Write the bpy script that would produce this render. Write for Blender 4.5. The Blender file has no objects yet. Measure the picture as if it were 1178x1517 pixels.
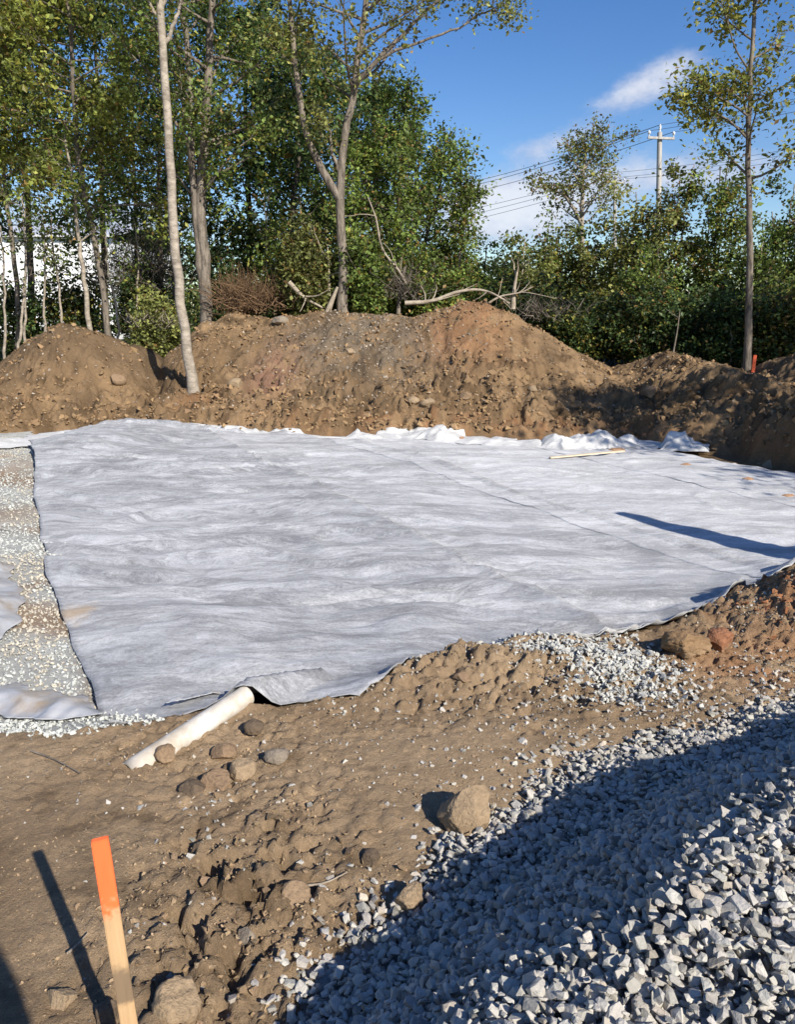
import bpy, bmesh, math, random
import numpy as np
from mathutils import Vector, Matrix

random.seed(7); rng = np.random.default_rng(7)
scene = bpy.context.scene
COL = scene.collection
R = math.radians

# ------------------------------------------------------------------ camera
CAM_H, PITCH, F, CX, CY = 1.6, R(14.3), 1130.0, 589.0, 758.5
cam = bpy.data.cameras.new('camera'); cam_o = bpy.data.objects.new('camera', cam); COL.objects.link(cam_o)
cam.sensor_fit = 'VERTICAL'; cam.sensor_height = 24.0; cam.lens = 24.0 * F / 1517.0
cam.clip_start = 0.05; cam.clip_end = 3000
cam_o.location = (0, 0, CAM_H); cam_o.rotation_euler = (R(90) - PITCH, 0, 0)
scene.camera = cam_o

# ------------------------------------------------------------------ sun, sky, exposure
SUN_AZ, SUN_EL = R(35), R(34)                  # sun stands behind the camera to the right
to_sun = Vector((math.sin(SUN_AZ) * math.cos(SUN_EL), -math.cos(SUN_AZ) * math.cos(SUN_EL), math.sin(SUN_EL)))
sl = bpy.data.lights.new('sun', 'SUN'); sl.energy = 5.0; sl.angle = R(0.53); sl.color = (1.0, 0.93, 0.82)
so = bpy.data.objects.new('sun', sl); COL.objects.link(so)
so.rotation_euler = to_sun.to_track_quat('Z', 'Y').to_euler(); so.location = (20, -20, 30)
scene.view_settings.view_transform = 'Standard'; scene.view_settings.look = 'None'
scene.view_settings.exposure = 0.5; scene.view_settings.gamma = 1.0
scene.render.resolution_x = 796; scene.render.resolution_y = 1024


def ray(px, py):                               # world direction of a picture point (1178 x 1517 frame)
    a, b = (px - CX) / F, (py - CY) / F
    return np.array([a, math.cos(PITCH) - math.sin(PITCH) * b, -math.sin(PITCH) - math.cos(PITCH) * b])


def at_z(px, py, z=0.0):
    d = ray(px, py); t = (z - CAM_H) / d[2]
    return np.array([d[0] * t, d[1] * t, z])


def at_y(px, py, Y):
    d = ray(px, py); t = Y / d[1]
    return np.array([d[0] * t, Y, CAM_H + d[2] * t])


def direl(px, py):
    d = ray(px, py)
    return math.atan2(d[0], d[1]), math.atan2(d[2], math.hypot(d[0], d[1]))


class NT:                                      # small node helper
    def __init__(s, tree): s.t = tree; s.n = tree.nodes; s.l = tree.links
    def new(s, typ, **kw):
        n = s.n.new(typ)
        for k, v in kw.items(): setattr(n, k, v)
        return n
    def put(s, sock, v):
        if isinstance(v, bpy.types.NodeSocket): s.l.new(v, sock)
        else: sock.default_value = v
    def math(s, op, a, b=0.0, c=0.0, clamp=False):
        n = s.new('ShaderNodeMath', operation=op); n.use_clamp = clamp
        s.put(n.inputs[0], a); s.put(n.inputs[1], b); s.put(n.inputs[2], c)
        return n.outputs[0]
    def noise(s, vec, scale, detail=4.0, rough=0.55, dist=0.0):
        n = s.new('ShaderNodeTexNoise')
        if vec is not None: s.l.new(vec, n.inputs['Vector'])
        n.inputs['Scale'].default_value = scale; n.inputs['Detail'].default_value = detail
        n.inputs['Roughness'].default_value = rough; n.inputs['Distortion'].default_value = dist
        return n.outputs['Fac']
    def smooth(s, v, lo, hi, a=0.0, b=1.0):
        n = s.new('ShaderNodeMapRange', interpolation_type='SMOOTHSTEP')
        s.put(n.inputs[0], v); n.inputs[1].default_value = lo; n.inputs[2].default_value = hi
        n.inputs[3].default_value = a; n.inputs[4].default_value = b
        return n.outputs[0]
    def mix(s, f, a, b, mode='MIX'):
        n = s.new('ShaderNodeMix', data_type='RGBA', blend_type=mode)
        s.put(n.inputs['Factor'], f); s.put(n.inputs['A'], a); s.put(n.inputs['B'], b)
        return n.outputs['Result']
    def mapping(s, vec, scale=(1, 1, 1), rot=(0, 0, 0), loc=(0, 0, 0)):
        n = s.new('ShaderNodeMapping'); s.l.new(vec, n.inputs['Vector'])
        n.inputs['Scale'].default_value = scale; n.inputs['Rotation'].default_value = rot; n.inputs['Location'].default_value = loc
        return n.outputs[0]
    def bump(s, h, strength=0.5, dist=0.02, normal=None):
        n = s.new('ShaderNodeBump'); s.l.new(h, n.inputs['Height'])
        n.inputs['Strength'].default_value = strength; n.inputs['Distance'].default_value = dist
        if normal is not None: s.l.new(normal, n.inputs['Normal'])
        return n.outputs[0]


world = bpy.data.worlds.new('World'); scene.world = world; world.use_nodes = True
wt = NT(world.node_tree); wt.n.clear()
sky = wt.new('ShaderNodeTexSky', sky_type='NISHITA'); sky.sun_disc = False
sky.sun_elevation = SUN_EL; sky.sun_rotation = math.pi - SUN_AZ
sky.air_density = 1.0; sky.dust_density = 0.3; sky.ozone_density = 2.0; sky.altitude = 50
tc = wt.new('ShaderNodeTexCoord'); dirv = tc.outputs['Generated']
sep = wt.new('ShaderNodeSeparateXYZ'); wt.l.new(dirv, sep.inputs[0])
az = wt.math('ARCTAN2', sep.outputs[0], sep.outputs[1]); el = wt.math('ARCSINE', sep.outputs[2])
nz = wt.noise(wt.mapping(dirv, (1, 1, 1.8)), 16.0, 7.0, 0.6)
nz2 = wt.noise(wt.mapping(dirv, (1, 1, 1.6)), 48.0, 6.0, 0.65)
tot = None
CLOUDS = [  # px, py, half width, half height (px), tilt, weight
    (915, 145, 70, 22, -0.32, 0.54), (985, 108, 50, 24, -0.3, 0.48), (1020, 125, 50, 24, -0.3, 0.25),
    (825, 210, 80, 18, -0.18, 0.56), (755, 318, 130, 40, -0.05, 1.05), (735, 288, 60, 26, 0.0, 0.5),
    (940, 255, 110, 32, -0.05, 0.68), (1130, 245, 100, 22, -0.2, 0.5), (1190, 190, 70, 12, -0.2, 0.25),
    (160, 330, 240, 50, 0, 0.7), (1400, 300, 160, 44, 0, 0.8)]
for px, py, hw, hh, tl, wgt in CLOUDS:
    a0, e0 = direl(px, py)
    da = wt.math('SUBTRACT', az, a0); de = wt.math('SUBTRACT', el, e0)
    c, s_ = math.cos(tl), math.sin(tl)
    u = wt.math('MULTIPLY_ADD', da, c, wt.math('MULTIPLY', de, -s_)); v = wt.math('MULTIPLY_ADD', da, s_, wt.math('MULTIPLY', de, c))
    u = wt.math('DIVIDE', u, hw / F); v = wt.math('DIVIDE', v, hh / F)
    q = wt.math('MULTIPLY_ADD', u, u, wt.math('MULTIPLY', v, v))
    g = wt.math('MULTIPLY', wt.math('EXPONENT', wt.math('MULTIPLY', q, -1.0)), wgt)
    tot = g if tot is None else wt.math('ADD', tot, g)
den = wt.math('ADD', wt.math('MULTIPLY', wt.math('SUBTRACT', nz, 0.5), 1.5), wt.math('MULTIPLY', wt.math('SUBTRACT', nz2, 0.5), 0.55))
cov = wt.smooth(wt.math('MULTIPLY_ADD', den, 0.62, wt.math('MINIMUM', tot, 0.9)), 0.24, 0.86)
gen = wt.noise(wt.mapping(dirv, (1, 1, 2.6), loc=(3.1, 0.4, 0)), 3.4, 6.0, 0.6)
low = wt.smooth(el, R(4), R(24), 1.0, 0.0)
gcov = wt.math('MULTIPLY', wt.smooth(gen, 0.56, 0.72), wt.math('MULTIPLY', low, 0.18))
cov = wt.math('MAXIMUM', cov, gcov)
hs = wt.new('ShaderNodeHueSaturation'); wt.l.new(sky.outputs[0], hs.inputs['Color'])
hs.inputs['Saturation'].default_value = 1.32; hs.inputs['Value'].default_value = 1.2
hs.inputs['Hue'].default_value = 0.512
lit = wt.smooth(wt.math('ADD', wt.math('MULTIPLY', nz2, 0.6), wt.math('MULTIPLY', tot, 0.5)), 0.35, 0.95)
ccol = wt.mix(lit, (4.2, 4.8, 6.4, 1), (7.2, 7.5, 8.2, 1))
skyc = wt.mix(wt.math('MULTIPLY', cov, 0.9), hs.outputs[0], ccol)
bg = wt.new('ShaderNodeBackground'); wt.l.new(skyc, bg.inputs['Color']); bg.inputs['Strength'].default_value = 0.083
wo = wt.new('ShaderNodeOutputWorld'); wt.l.new(bg.outputs[0], wo.inputs['Surface'])

# ------------------------------------------------------------------ noise
def perlin(x, y, seed=0):
    x = np.asarray(x, float); y = np.asarray(y, float)
    g = np.random.default_rng(seed); perm = g.permutation(512); ang = g.random(512) * 2 * np.pi
    gx, gy = np.cos(ang), np.sin(ang)
    xi = np.floor(x).astype(int); yi = np.floor(y).astype(int); xf = x - xi; yf = y - yi
    def gr(ix, iy, dx, dy):
        h = perm[(perm[ix & 511] + iy) & 511]
        return gx[h] * dx + gy[h] * dy
    u = xf * xf * xf * (xf * (xf * 6 - 15) + 10); v = yf * yf * yf * (yf * (yf * 6 - 15) + 10)
    a = gr(xi, yi, xf, yf); b = gr(xi + 1, yi, xf - 1, yf); c = gr(xi, yi + 1, xf, yf - 1); d = gr(xi + 1, yi + 1, xf - 1, yf - 1)
    return ((a + (b - a) * u) + ((c + (d - c) * u) - (a + (b - a) * u)) * v) * 1.5


def fbm(x, y, scale, octv=4, seed=0, gain=0.5):
    s = 0; a = 1.0; f = 1.0 / scale; n = 0
    for i in range(octv):
        s = s + a * perlin(x * f + 17.3 * i, y * f - 9.1 * i, seed + i); n += a; a *= gain; f *= 2.03
    return s / n * 1.3


def worley(x, y, scale, seed):
    x = np.asarray(x, float) / scale; y = np.asarray(y, float) / scale
    g = np.random.default_rng(seed); A = g.random((64, 64)); B = g.random((64, 64)); H = g.random((64, 64))
    xi = np.floor(x).astype(int); yi = np.floor(y).astype(int); f1 = np.full(x.shape, 9.0); f2 = f1.copy(); h = np.zeros(x.shape)
    for i in (-1, 0, 1):
        for j in (-1, 0, 1):
            cx = xi + i; cy = yi + j; a = cx & 63; b = cy & 63; d = np.hypot(cx + A[a, b] - x, cy + B[a, b] - y)
            n = d < f1; f2 = np.where(n, f1, np.minimum(f2, d)); h = np.where(n, H[a, b], h); f1 = np.minimum(f1, d)
    return f1, f2, h


def clods(x, y, scale, seed):                  # broken blocks with cracks between them, 0..1
    wx = x + 0.30 * scale * fbm(x, y, scale * 0.8, 3, seed + 1, 0.6); wy = y + 0.30 * scale * fbm(x, y, scale * 0.8, 3, seed + 2, 0.6)
    f1, f2, h = worley(wx, wy, scale, seed)
    return sst(0.0, 0.30, f2 - f1) * (0.25 + 0.75 * h) * (1 - 0.45 * np.clip(f1, 0, 1) ** 2)


def sst(a, b, x):
    t = np.clip((x - a) / (b - a), 0, 1); return t * t * (3 - 2 * t)


def gauss(x, y, cx, cy, rx, ry=None):
    ry = ry or rx
    return np.exp(-(((x - cx) / rx) ** 2 + ((y - cy) / ry) ** 2))

# ------------------------------------------------------------------ terrain shape
QA, QB = 0.88, 0.475                           # fabric strips run along (-QB, QA); q counts across them, r along
def qr(x, y): return QA * x + QB * y, -QB * x + QA * y
def xy(q, r): return QA * q - QB * r, QB * q + QA * r

FRONT = [(-260, 1100), (-100, 1092), (0, 1082), (90, 1086), (150, 1075), (330, 1040), (370, 1045), (450, 1042), (530, 1036), (600, 996), (690, 968), (760, 948), (840, 950), (900, 944), (1010, 918), (1120, 868), (1178, 838), (1350, 765)]
_f = np.array([qr(*at_z(px, py, -0.02)[:2]) for px, py in FRONT]); _f = _f[np.argsort(_f[:, 0])]
def rfront(q): return np.interp(q, _f[:, 0], _f[:, 1])

BASE = [(-500, 640), (-200, 642), (0, 642), (140, 636), (300, 642), (420, 648), (540, 647), (750, 648), (930, 651), (1000, 660), (1090, 674), (1178, 692), (1300, 725), (1500, 790)]
_b = np.array([at_z(px, py, -0.15)[:2] for px, py in BASE])
def ybase(x): return np.interp(x, _b[:, 0], _b[:, 1])

CREST = [(-700, 560, 15.5), (-300, 545, 15.0), (-60, 560, 14.4), (0, 537, 14.2), (40, 505, 14.1), (85, 481, 14.0), (110, 483, 14.0), (150, 496, 14.1), (205, 520, 14.4), (235, 535, 14.6), (262, 512, 15.0), (300, 480, 15.3), (350, 461, 15.6),
         (400, 472, 15.4), (440, 468, 15.3), (490, 459, 15.2), (540, 467, 15.2), (600, 470, 15.1), (650, 458, 15.1), (685, 448, 15.0), (720, 451, 15.0), (760, 466, 15.0), (800, 490, 15.0), (850, 520, 15.0), (905, 548, 15.0), (940, 540, 14.6), (985, 522, 14.2),
         (1030, 528, 13.9), (1075, 549, 13.6), (1110, 552, 13.4), (1140, 540, 13.0), (1178, 526, 12.6), (1300, 500, 11.5), (1500, 480, 10.5), (2000, 500, 9.5)]
_c = np.array([at_y(px, py, Y) for px, py, Y in CREST])
def crest(x): return np.interp(x, _c[:, 0], _c[:, 1]), np.interp(x, _c[:, 0], _c[:, 2])
PAD = -0.18
# gravel heap on the right: crest point, down-slope direction, along-crest direction
GC = np.array([0.65, 1.19]); GN = np.array([-0.48, 0.877]); GE = np.array([0.877, 0.48])
def pile_h(x, y):
    dx, dy = x - GC[0], y - GC[1]
    d = dx * GN[0] + dy * GN[1]; s = dx * GE[0] + dy * GE[1]
    d = d + 0.05 * perlin(s * 2.0, s * 0 + 3.3, 91)
    hc = np.interp(s, [-1.5, -1.15, -0.6, 0.0, 0.7, 1.5, 2.6, 4.5], [-0.2, 0.08, 0.39, 0.58, 0.64, 0.62, 0.56, 0.3])
    fall = np.where(d > 0, 0.0, -0.07 * d)
    dd = np.maximum(d, 0)
    dr = (np.sqrt(dd * dd + 0.20 ** 2) - 0.20)
    drop = dr * 0.94; lim = hc * 0.80
    over = np.maximum(drop - lim, 0); drop = np.minimum(drop, lim) + over * 0.34     # concave foot
    fall = fall - drop
    back = np.maximum(0, -d - 1.3) * 0.6
    return hc + fall - back + 0.02 * fbm(x, y, 0.3, 2, 95)


def yard_smooth(x, y):
    q, r = qr(x, y); din = r - rfront(q)
    z = PAD * sst(-0.12, 0.40, din)
    z = z + 0.40 * gauss(x, y, 2.5, 3.88, 0.48, 0.34) + 0.16 * gauss(x, y, 3.4, 4.0, 0.8, 0.6) + 0.09 * gauss(x, y, 0.45, 3.28, 0.5, 0.16)
    z = z + 0.05 * gauss(x, y, -0.15, 3.1, 0.45, 0.15) + 0.03 * fbm(x, y, 1.6, 2, 5)
    return z


def fabric_in(x, y):                           # > 0 inside the fabric or the gravel bed
    q, r = qr(x, y); return r - rfront(q)


def Zyard(x, y):
    z = yard_smooth(x, y)
    out = 1 - sst(-0.06, 0.02, fabric_in(x, y))
    rough = 0.16 + 0.10 * fbm(x, y, 0.8, 2, 19) + 1.2 * gauss(x, y, -0.42, 1.75, 0.30, 0.5) + 1.2 * gauss(x, y, 0.5, 3.2, 0.9, 0.35) + 1.3 * gauss(x, y, 2.2, 3.9, 0.8, 0.7) + 0.6 * gauss(x, y, -0.75, 2.6, 0.4, 0.3)
    n1 = fbm(x, y, 0.30, 3, 11) * 0.020
    n2 = clods(x, y, 0.085, 21) * 0.034 + clods(x, y, 0.036, 24) * 0.016 - 0.02
    n3 = fbm(x, y, 0.045, 3, 31, 0.65) * 0.015
    hole = -0.075 * sst(0.22, 0.42, fbm(x, y, 0.12, 3, 77)) * (gauss(x, y, -0.46, 1.85, 0.26, 0.42) + 0.5 * gauss(x, y, 0.6, 3.1, 0.7, 0.3))
    lip = 0.034 * np.exp(-((fabric_in(x, y) + 0.05) / 0.06) ** 2) * sst(-0.1, 0.35, fbm(x, y, 0.28, 3, 29))
    tiny = 0.0035 * clods(x, y, 0.022, 27) * (0.4 + 0.6 * sst(-0.2, 0.3, fbm(x, y, 0.5, 2, 28)))
    return z + out * ((n1 + n2 + n3) * rough + hole + tiny + lip) - 0.015 * (1 - out)


def Zbank(x, y):
    yb = ybase(x + 0.25 * fbm(x, y, 1.6, 2, 3)) + 0.10 * fbm(x, y, 0.6, 3, 8); yc, zc = crest(x + 0.1 * fbm(x, y, 0.9, 2, 6))
    t = (y - yb) / np.maximum(yc - yb, 0.4)
    right = sst(3.2, 4.6, x)
    s1 = np.interp(t, [-0.2, 0.0, 0.04, 0.12, 0.35, 0.55, 0.8, 0.95, 1.0], [0, 0.0, 0.10, 0.17, 0.30, 0.48, 0.80, 0.97, 1.0])
    s2 = np.interp(t, [-0.2, 0.0, 0.05, 0.14, 0.35, 0.6, 0.85, 1.0], [0, 0.0, 0.22, 0.42, 0.62, 0.78, 0.94, 1.0])
    s = s1 * (1 - right) + s2 * right
    zb = PAD + (zc - PAD) * s
    back = 0.35 + 0.25 * fbm(x, y, 4, 2, 40); tb = sst(0, 1, (y - yc) / 2.6)
    z = np.where(t <= 1, zb, zc + (np.minimum(back, zc) - zc) * tb)
    m = sst(0.0, 0.12, t) * (1 - 0.45 * sst(0.75, 1.0, t) * (1 - sst(1.0, 1.3, t)))
    lump = 0.22 - np.abs(fbm(x, y, 0.55, 3, 51)); l2 = clods(x, y, 0.16, 61) - 0.45 + 0.9 * (clods(x, y, 0.34, 64) - 0.45)
    low = 1 - sst(0.4, 0.8, t)
    z = z + m * (0.20 * lump * (0.65 + 0.8 * low) + 0.06 * l2 * (0.18 + 0.35 * sst(0, .4, fbm(x, y, 1.3, 2, 66)) + 0.75 * low) + 0.10 * fbm(x, y, 1.2, 2, 71)) + 0.02 * sst(0, .1, t) * fbm(x, y, 0.07, 2, 81)
    z = z + m * (0.024 * (clods(x, y, 0.085, 67) - 0.4) * (0.4 + 0.6 * sst(-0.2, 0.3, fbm(x, y, 0.9, 2, 68))) + 0.055 * fbm(x, y, 0.16, 4, 69, 0.72) + 0.10 * fbm(x, y, 0.5, 3, 70, 0.6) * low)
    cut = np.exp(-((t - 0.05) / 0.05) ** 2); z = z + 0.10 * cut * fbm(x * 2.2, y, 0.35, 3, 231)
    z = z - 0.10 * np.exp(-((np.abs(fbm(x, y, 2.0, 3, 241)) - 0.02) / 0.035) ** 2) * m * low
    # dark gully left of the pale trunk
    g = np.exp(-((x - (-4.15 - (y - 13.2) * 0.30)) / 0.16) ** 2) * sst(13.0, 13.4, y) * (1 - sst(14.5, 14.9, y))
    z = z - 0.30 * g
    z = z - 0.035 * (1 - sst(-0.02, 0.03, t))
    return z, t


def Zall(x, y):
    x = np.atleast_1d(np.asarray(x, float)); y = np.atleast_1d(np.asarray(y, float))
    zb, t = Zbank(x, y)
    q, r = qr(x, y)
    zy = np.where(y < 7, Zyard(x, y), PAD)
    return np.where(t > -0.03, zb, zy)


def zg(x, y): return float(Zall(x, y)[0])

# ------------------------------------------------------------------ mesh helpers
def make_mesh(name, V, Fc, smooth=False, cols=None):
    V = np.asarray(V, np.float32).reshape(-1, 3); Fc = np.asarray(Fc, np.int32)
    me = bpy.data.meshes.new(name); n, k = Fc.shape
    me.vertices.add(len(V)); me.vertices.foreach_set('co', V.ravel())
    me.loops.add(n * k); me.loops.foreach_set('vertex_index', Fc.ravel())
    me.polygons.add(n); me.polygons.foreach_set('loop_start', np.arange(0, n * k, k, dtype=np.int32))
    me.polygons.foreach_set('use_smooth', np.full(n, smooth, bool))
    me.update(calc_edges=True)
    if cols is not None:
        c = np.ones((len(V), 4), np.float32); c[:, :3] = cols
        a = me.color_attributes.new('Col', 'FLOAT_COLOR', 'POINT'); a.data.foreach_set('color', c.ravel())
    me.validate()
    return me


def obj(name, me, mat=None, parent=None, loc=None, kind=None):
    o = bpy.data.objects.new(name, me); COL.objects.link(o)
    if mat is not None and me is not None and not me.materials: me.materials.append(mat)
    if parent is not None: o.parent = parent
    if loc is not None: o.location = loc
    if kind: o['kind'] = kind
    return o


def tag(o, label, cat, group=None):
    o['label'] = label; o['category'] = cat
    if group: o['group'] = group
    return o


def thing(name, label, cat, loc=(0, 0, 0), group=None):
    o = bpy.data.objects.new(name, None); COL.objects.link(o); o.location = loc; o.empty_display_size = 0.1
    return tag(o, label, cat, group)


def grid_faces(nu, nv):
    i = np.arange(nu - 1)[:, None] * nv + np.arange(nv - 1)[None, :]
    return np.stack([i, i + nv, i + nv + 1, i + 1], -1).reshape(-1, 4)


def tube(P, rad, n=8, cap=True):
    P = np.asarray(P, float); k = len(P); rad = np.broadcast_to(np.asarray(rad, float), (k,))
    T = np.gradient(P, axis=0); T /= np.linalg.norm(T, axis=1)[:, None] + 1e-9
    ref = np.array([0.31, 0.95, 0.05]) if abs(T[0, 2]) > 0.7 else np.array([0.05, 0.1, 1.0])
    A = np.cross(T, ref); A /= np.linalg.norm(A, axis=1)[:, None] + 1e-9; B = np.cross(T, A)
    th = np.arange(n) * 2 * np.pi / n
    V = P[:, None, :] + rad[:, None, None] * (np.cos(th)[None, :, None] * A[:, None, :] + np.sin(th)[None, :, None] * B[:, None, :])
    V = V.reshape(-1, 3); j = np.arange(n); i = np.arange(k - 1)[:, None]
    Fc = np.stack([i * n + j, i * n + (j + 1) % n, (i + 1) * n + (j + 1) % n, (i + 1) * n + j], -1).reshape(-1, 4)
    if cap:
        c0 = len(V); V = np.vstack([V, P[:1], P[-1:]])
        Fc = np.vstack([Fc, np.stack([(j + 1) % n, j, np.full(n, c0), np.full(n, c0)], -1), np.stack([(k - 1) * n + j, (k - 1) * n + (j + 1) % n, np.full(n, c0 + 1), np.full(n, c0 + 1)], -1)])
        Fc = Fc.astype(int)
    return V, Fc


def tri_clean(Fc):                              # quads with a doubled corner become triangles
    out = []
    for f in Fc:
        out.append(f)
    return Fc


def join(parts):
    Vs, Fs, o = [], [], 0
    for V, Fc in parts:
        Vs.append(V); Fs.append(Fc + o); o += len(V)
    return np.vstack(Vs), np.vstack(Fs)


def smooth_path(P, n):
    P = np.asarray(P, float); k = len(P)
    d = np.r_[0, np.cumsum(np.linalg.norm(np.diff(P, axis=0), axis=1))]; u = np.linspace(0, d[-1], n)
    M = np.gradient(P, d, axis=0) if k > 2 else np.repeat(((P[1] - P[0]) / d[-1])[None], 2, 0)
    idx = np.clip(np.searchsorted(d, u, side='right') - 1, 0, k - 2); h = d[idx + 1] - d[idx]; t = ((u - d[idx]) / h)[:, None]; h = h[:, None]
    return (2 * t**3 - 3 * t**2 + 1) * P[idx] + (t**3 - 2 * t**2 + t) * h * M[idx] + (-2 * t**3 + 3 * t**2) * P[idx + 1] + (t**3 - t**2) * h * M[idx + 1]

# ------------------------------------------------------------------ materials
def material(name):
    m = bpy.data.materials.new(name); m.use_nodes = True; t = NT(m.node_tree); b = m.node_tree.nodes['Principled BSDF']
    return m, t, b


def mat_soil(name, fine=1.0):
    m, t, b = material(name)
    at = t.new('ShaderNodeAttribute'); at.attribute_name = 'Col'
    g = t.new('ShaderNodeNewGeometry'); P = g.outputs['Position']
    n1 = t.noise(P, 5 * fine, 6, 0.65); n2 = t.noise(P, 45 * fine, 6, 0.78); n3 = t.noise(P, 230 * fine, 4, 0.75)
    k = t.math('MULTIPLY_ADD', n1, 0.75, 0.42); k = t.math('MULTIPLY', k, t.math('MULTIPLY_ADD', n2, 0.95, 0.56)); k = t.math('MULTIPLY', k, t.math('MULTIPLY_ADD', n3, 1.3, 0.38))
    cb = t.new('ShaderNodeCombineXYZ')
    for i in range(3): t.l.new(k, cb.inputs[i])
    c = t.mix(1.0, at.outputs['Color'], cb.outputs[0], 'MULTIPLY')
    # pale grit
    v = t.new('ShaderNodeTexVoronoi'); v.inputs['Scale'].default_value = 55 * fine; t.l.new(P, v.inputs['Vector'])
    sepc = t.new('ShaderNodeSeparateColor'); t.l.new(v.outputs['Color'], sepc.inputs[0])
    grit = t.math('MULTIPLY', t.math('GREATER_THAN', sepc.outputs[0], 0.90), t.smooth(v.outputs['Distance'], 0.22, 0.34, 1.0, 0.0))
    c = t.mix(t.math('MULTIPLY', grit, 0.55), c, (0.36, 0.30, 0.23, 1))
    t.l.new(c, b.inputs['Base Color']); b.inputs['Roughness'].default_value = 0.95; b.inputs['Specular IOR Level'].default_value = 0.15
    h = t.math('ADD', t.math('MULTIPLY', n2, 1.0), t.math('MULTIPLY', n3, 0.55)); h = t.math('ADD', h, t.math('MULTIPLY', grit, 0.25))
    t.l.new(t.bump(h, 0.9, 0.019 / fine), b.inputs['Normal'])
    return m


def mat_simple(name, c1, c2, scale=20, rough=0.8, bump=0.3, bdist=0.01, spec=0.3, stretch=(1, 1, 1), rnd=0.0, coord='Object'):
    m, t, b = material(name)
    tcx = t.new('ShaderNodeTexCoord'); P = t.mapping(tcx.outputs[coord], stretch)
    n1 = t.noise(P, scale, 6, 0.62); n2 = t.noise(P, scale * 6, 4, 0.6)
    f = t.smooth(t.math('ADD', t.math('MULTIPLY', n1, 0.7), t.math('MULTIPLY', n2, 0.3)), 0.32, 0.68)
    c = t.mix(f, (*c1, 1), (*c2, 1))
    if rnd:
        oi = t.new('ShaderNodeObjectInfo'); hv = t.new('ShaderNodeHueSaturation'); t.l.new(c, hv.inputs['Color'])
        t.l.new(t.math('MULTIPLY_ADD', oi.outputs['Random'], rnd, 1 - rnd / 2), hv.inputs['Value']); c = hv.outputs[0]
    t.l.new(c, b.inputs['Base Color']); b.inputs['Roughness'].default_value = rough; b.inputs['Specular IOR Level'].default_value = spec
    if bump: t.l.new(t.bump(t.math('ADD', n1, t.math('MULTIPLY', n2, 0.4)), bump, bdist), b.inputs['Normal'])
    return m


def mat_vcol(name, rough=0.85, scale=60, var=0.5, bump=0.35, bdist=0.006):
    m, t, b = material(name)
    at = t.new('ShaderNodeAttribute'); at.attribute_name = 'Col'; g = t.new('ShaderNodeNewGeometry')
    n1 = t.noise(g.outputs['Position'], scale, 5, 0.65); k = t.math('MULTIPLY_ADD', n1, var, 1 - var / 2)
    cb = t.new('ShaderNodeCombineXYZ')
    for i in range(3): t.l.new(k, cb.inputs[i])
    t.l.new(t.mix(1.0, at.outputs['Color'], cb.outputs[0], 'MULTIPLY'), b.inputs['Base Color'])
    b.inputs['Roughness'].default_value = rough; b.inputs['Specular IOR Level'].default_value = 0.25
    t.l.new(t.bump(n1, bump, bdist), b.inputs['Normal'])
    return m


def mat_leaf():
    m, t, b = material('leaf')
    at = t.new('ShaderNodeAttribute'); at.attribute_name = 'Col'
    t.l.new(at.outputs['Color'], b.inputs['Base Color']); b.inputs['Roughness'].default_value = 0.5; b.inputs['Specular IOR Level'].default_value = 0.4
    tr = t.new('ShaderNodeBsdfTranslucent'); hv = t.new('ShaderNodeHueSaturation'); t.l.new(at.outputs['Color'], hv.inputs['Color'])
    hv.inputs['Value'].default_value = 1.3; hv.inputs['Hue'].default_value = 0.485; t.l.new(hv.outputs[0], tr.inputs['Color'])
    mx = t.new('ShaderNodeMixShader'); mx.inputs[0].default_value = 0.40
    t.l.new(b.outputs[0], mx.inputs[1]); t.l.new(tr.outputs[0], mx.inputs[2])
    t.l.new(mx.outputs[0], m.node_tree.nodes['Material Output'].inputs['Surface'])
    return m


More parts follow.
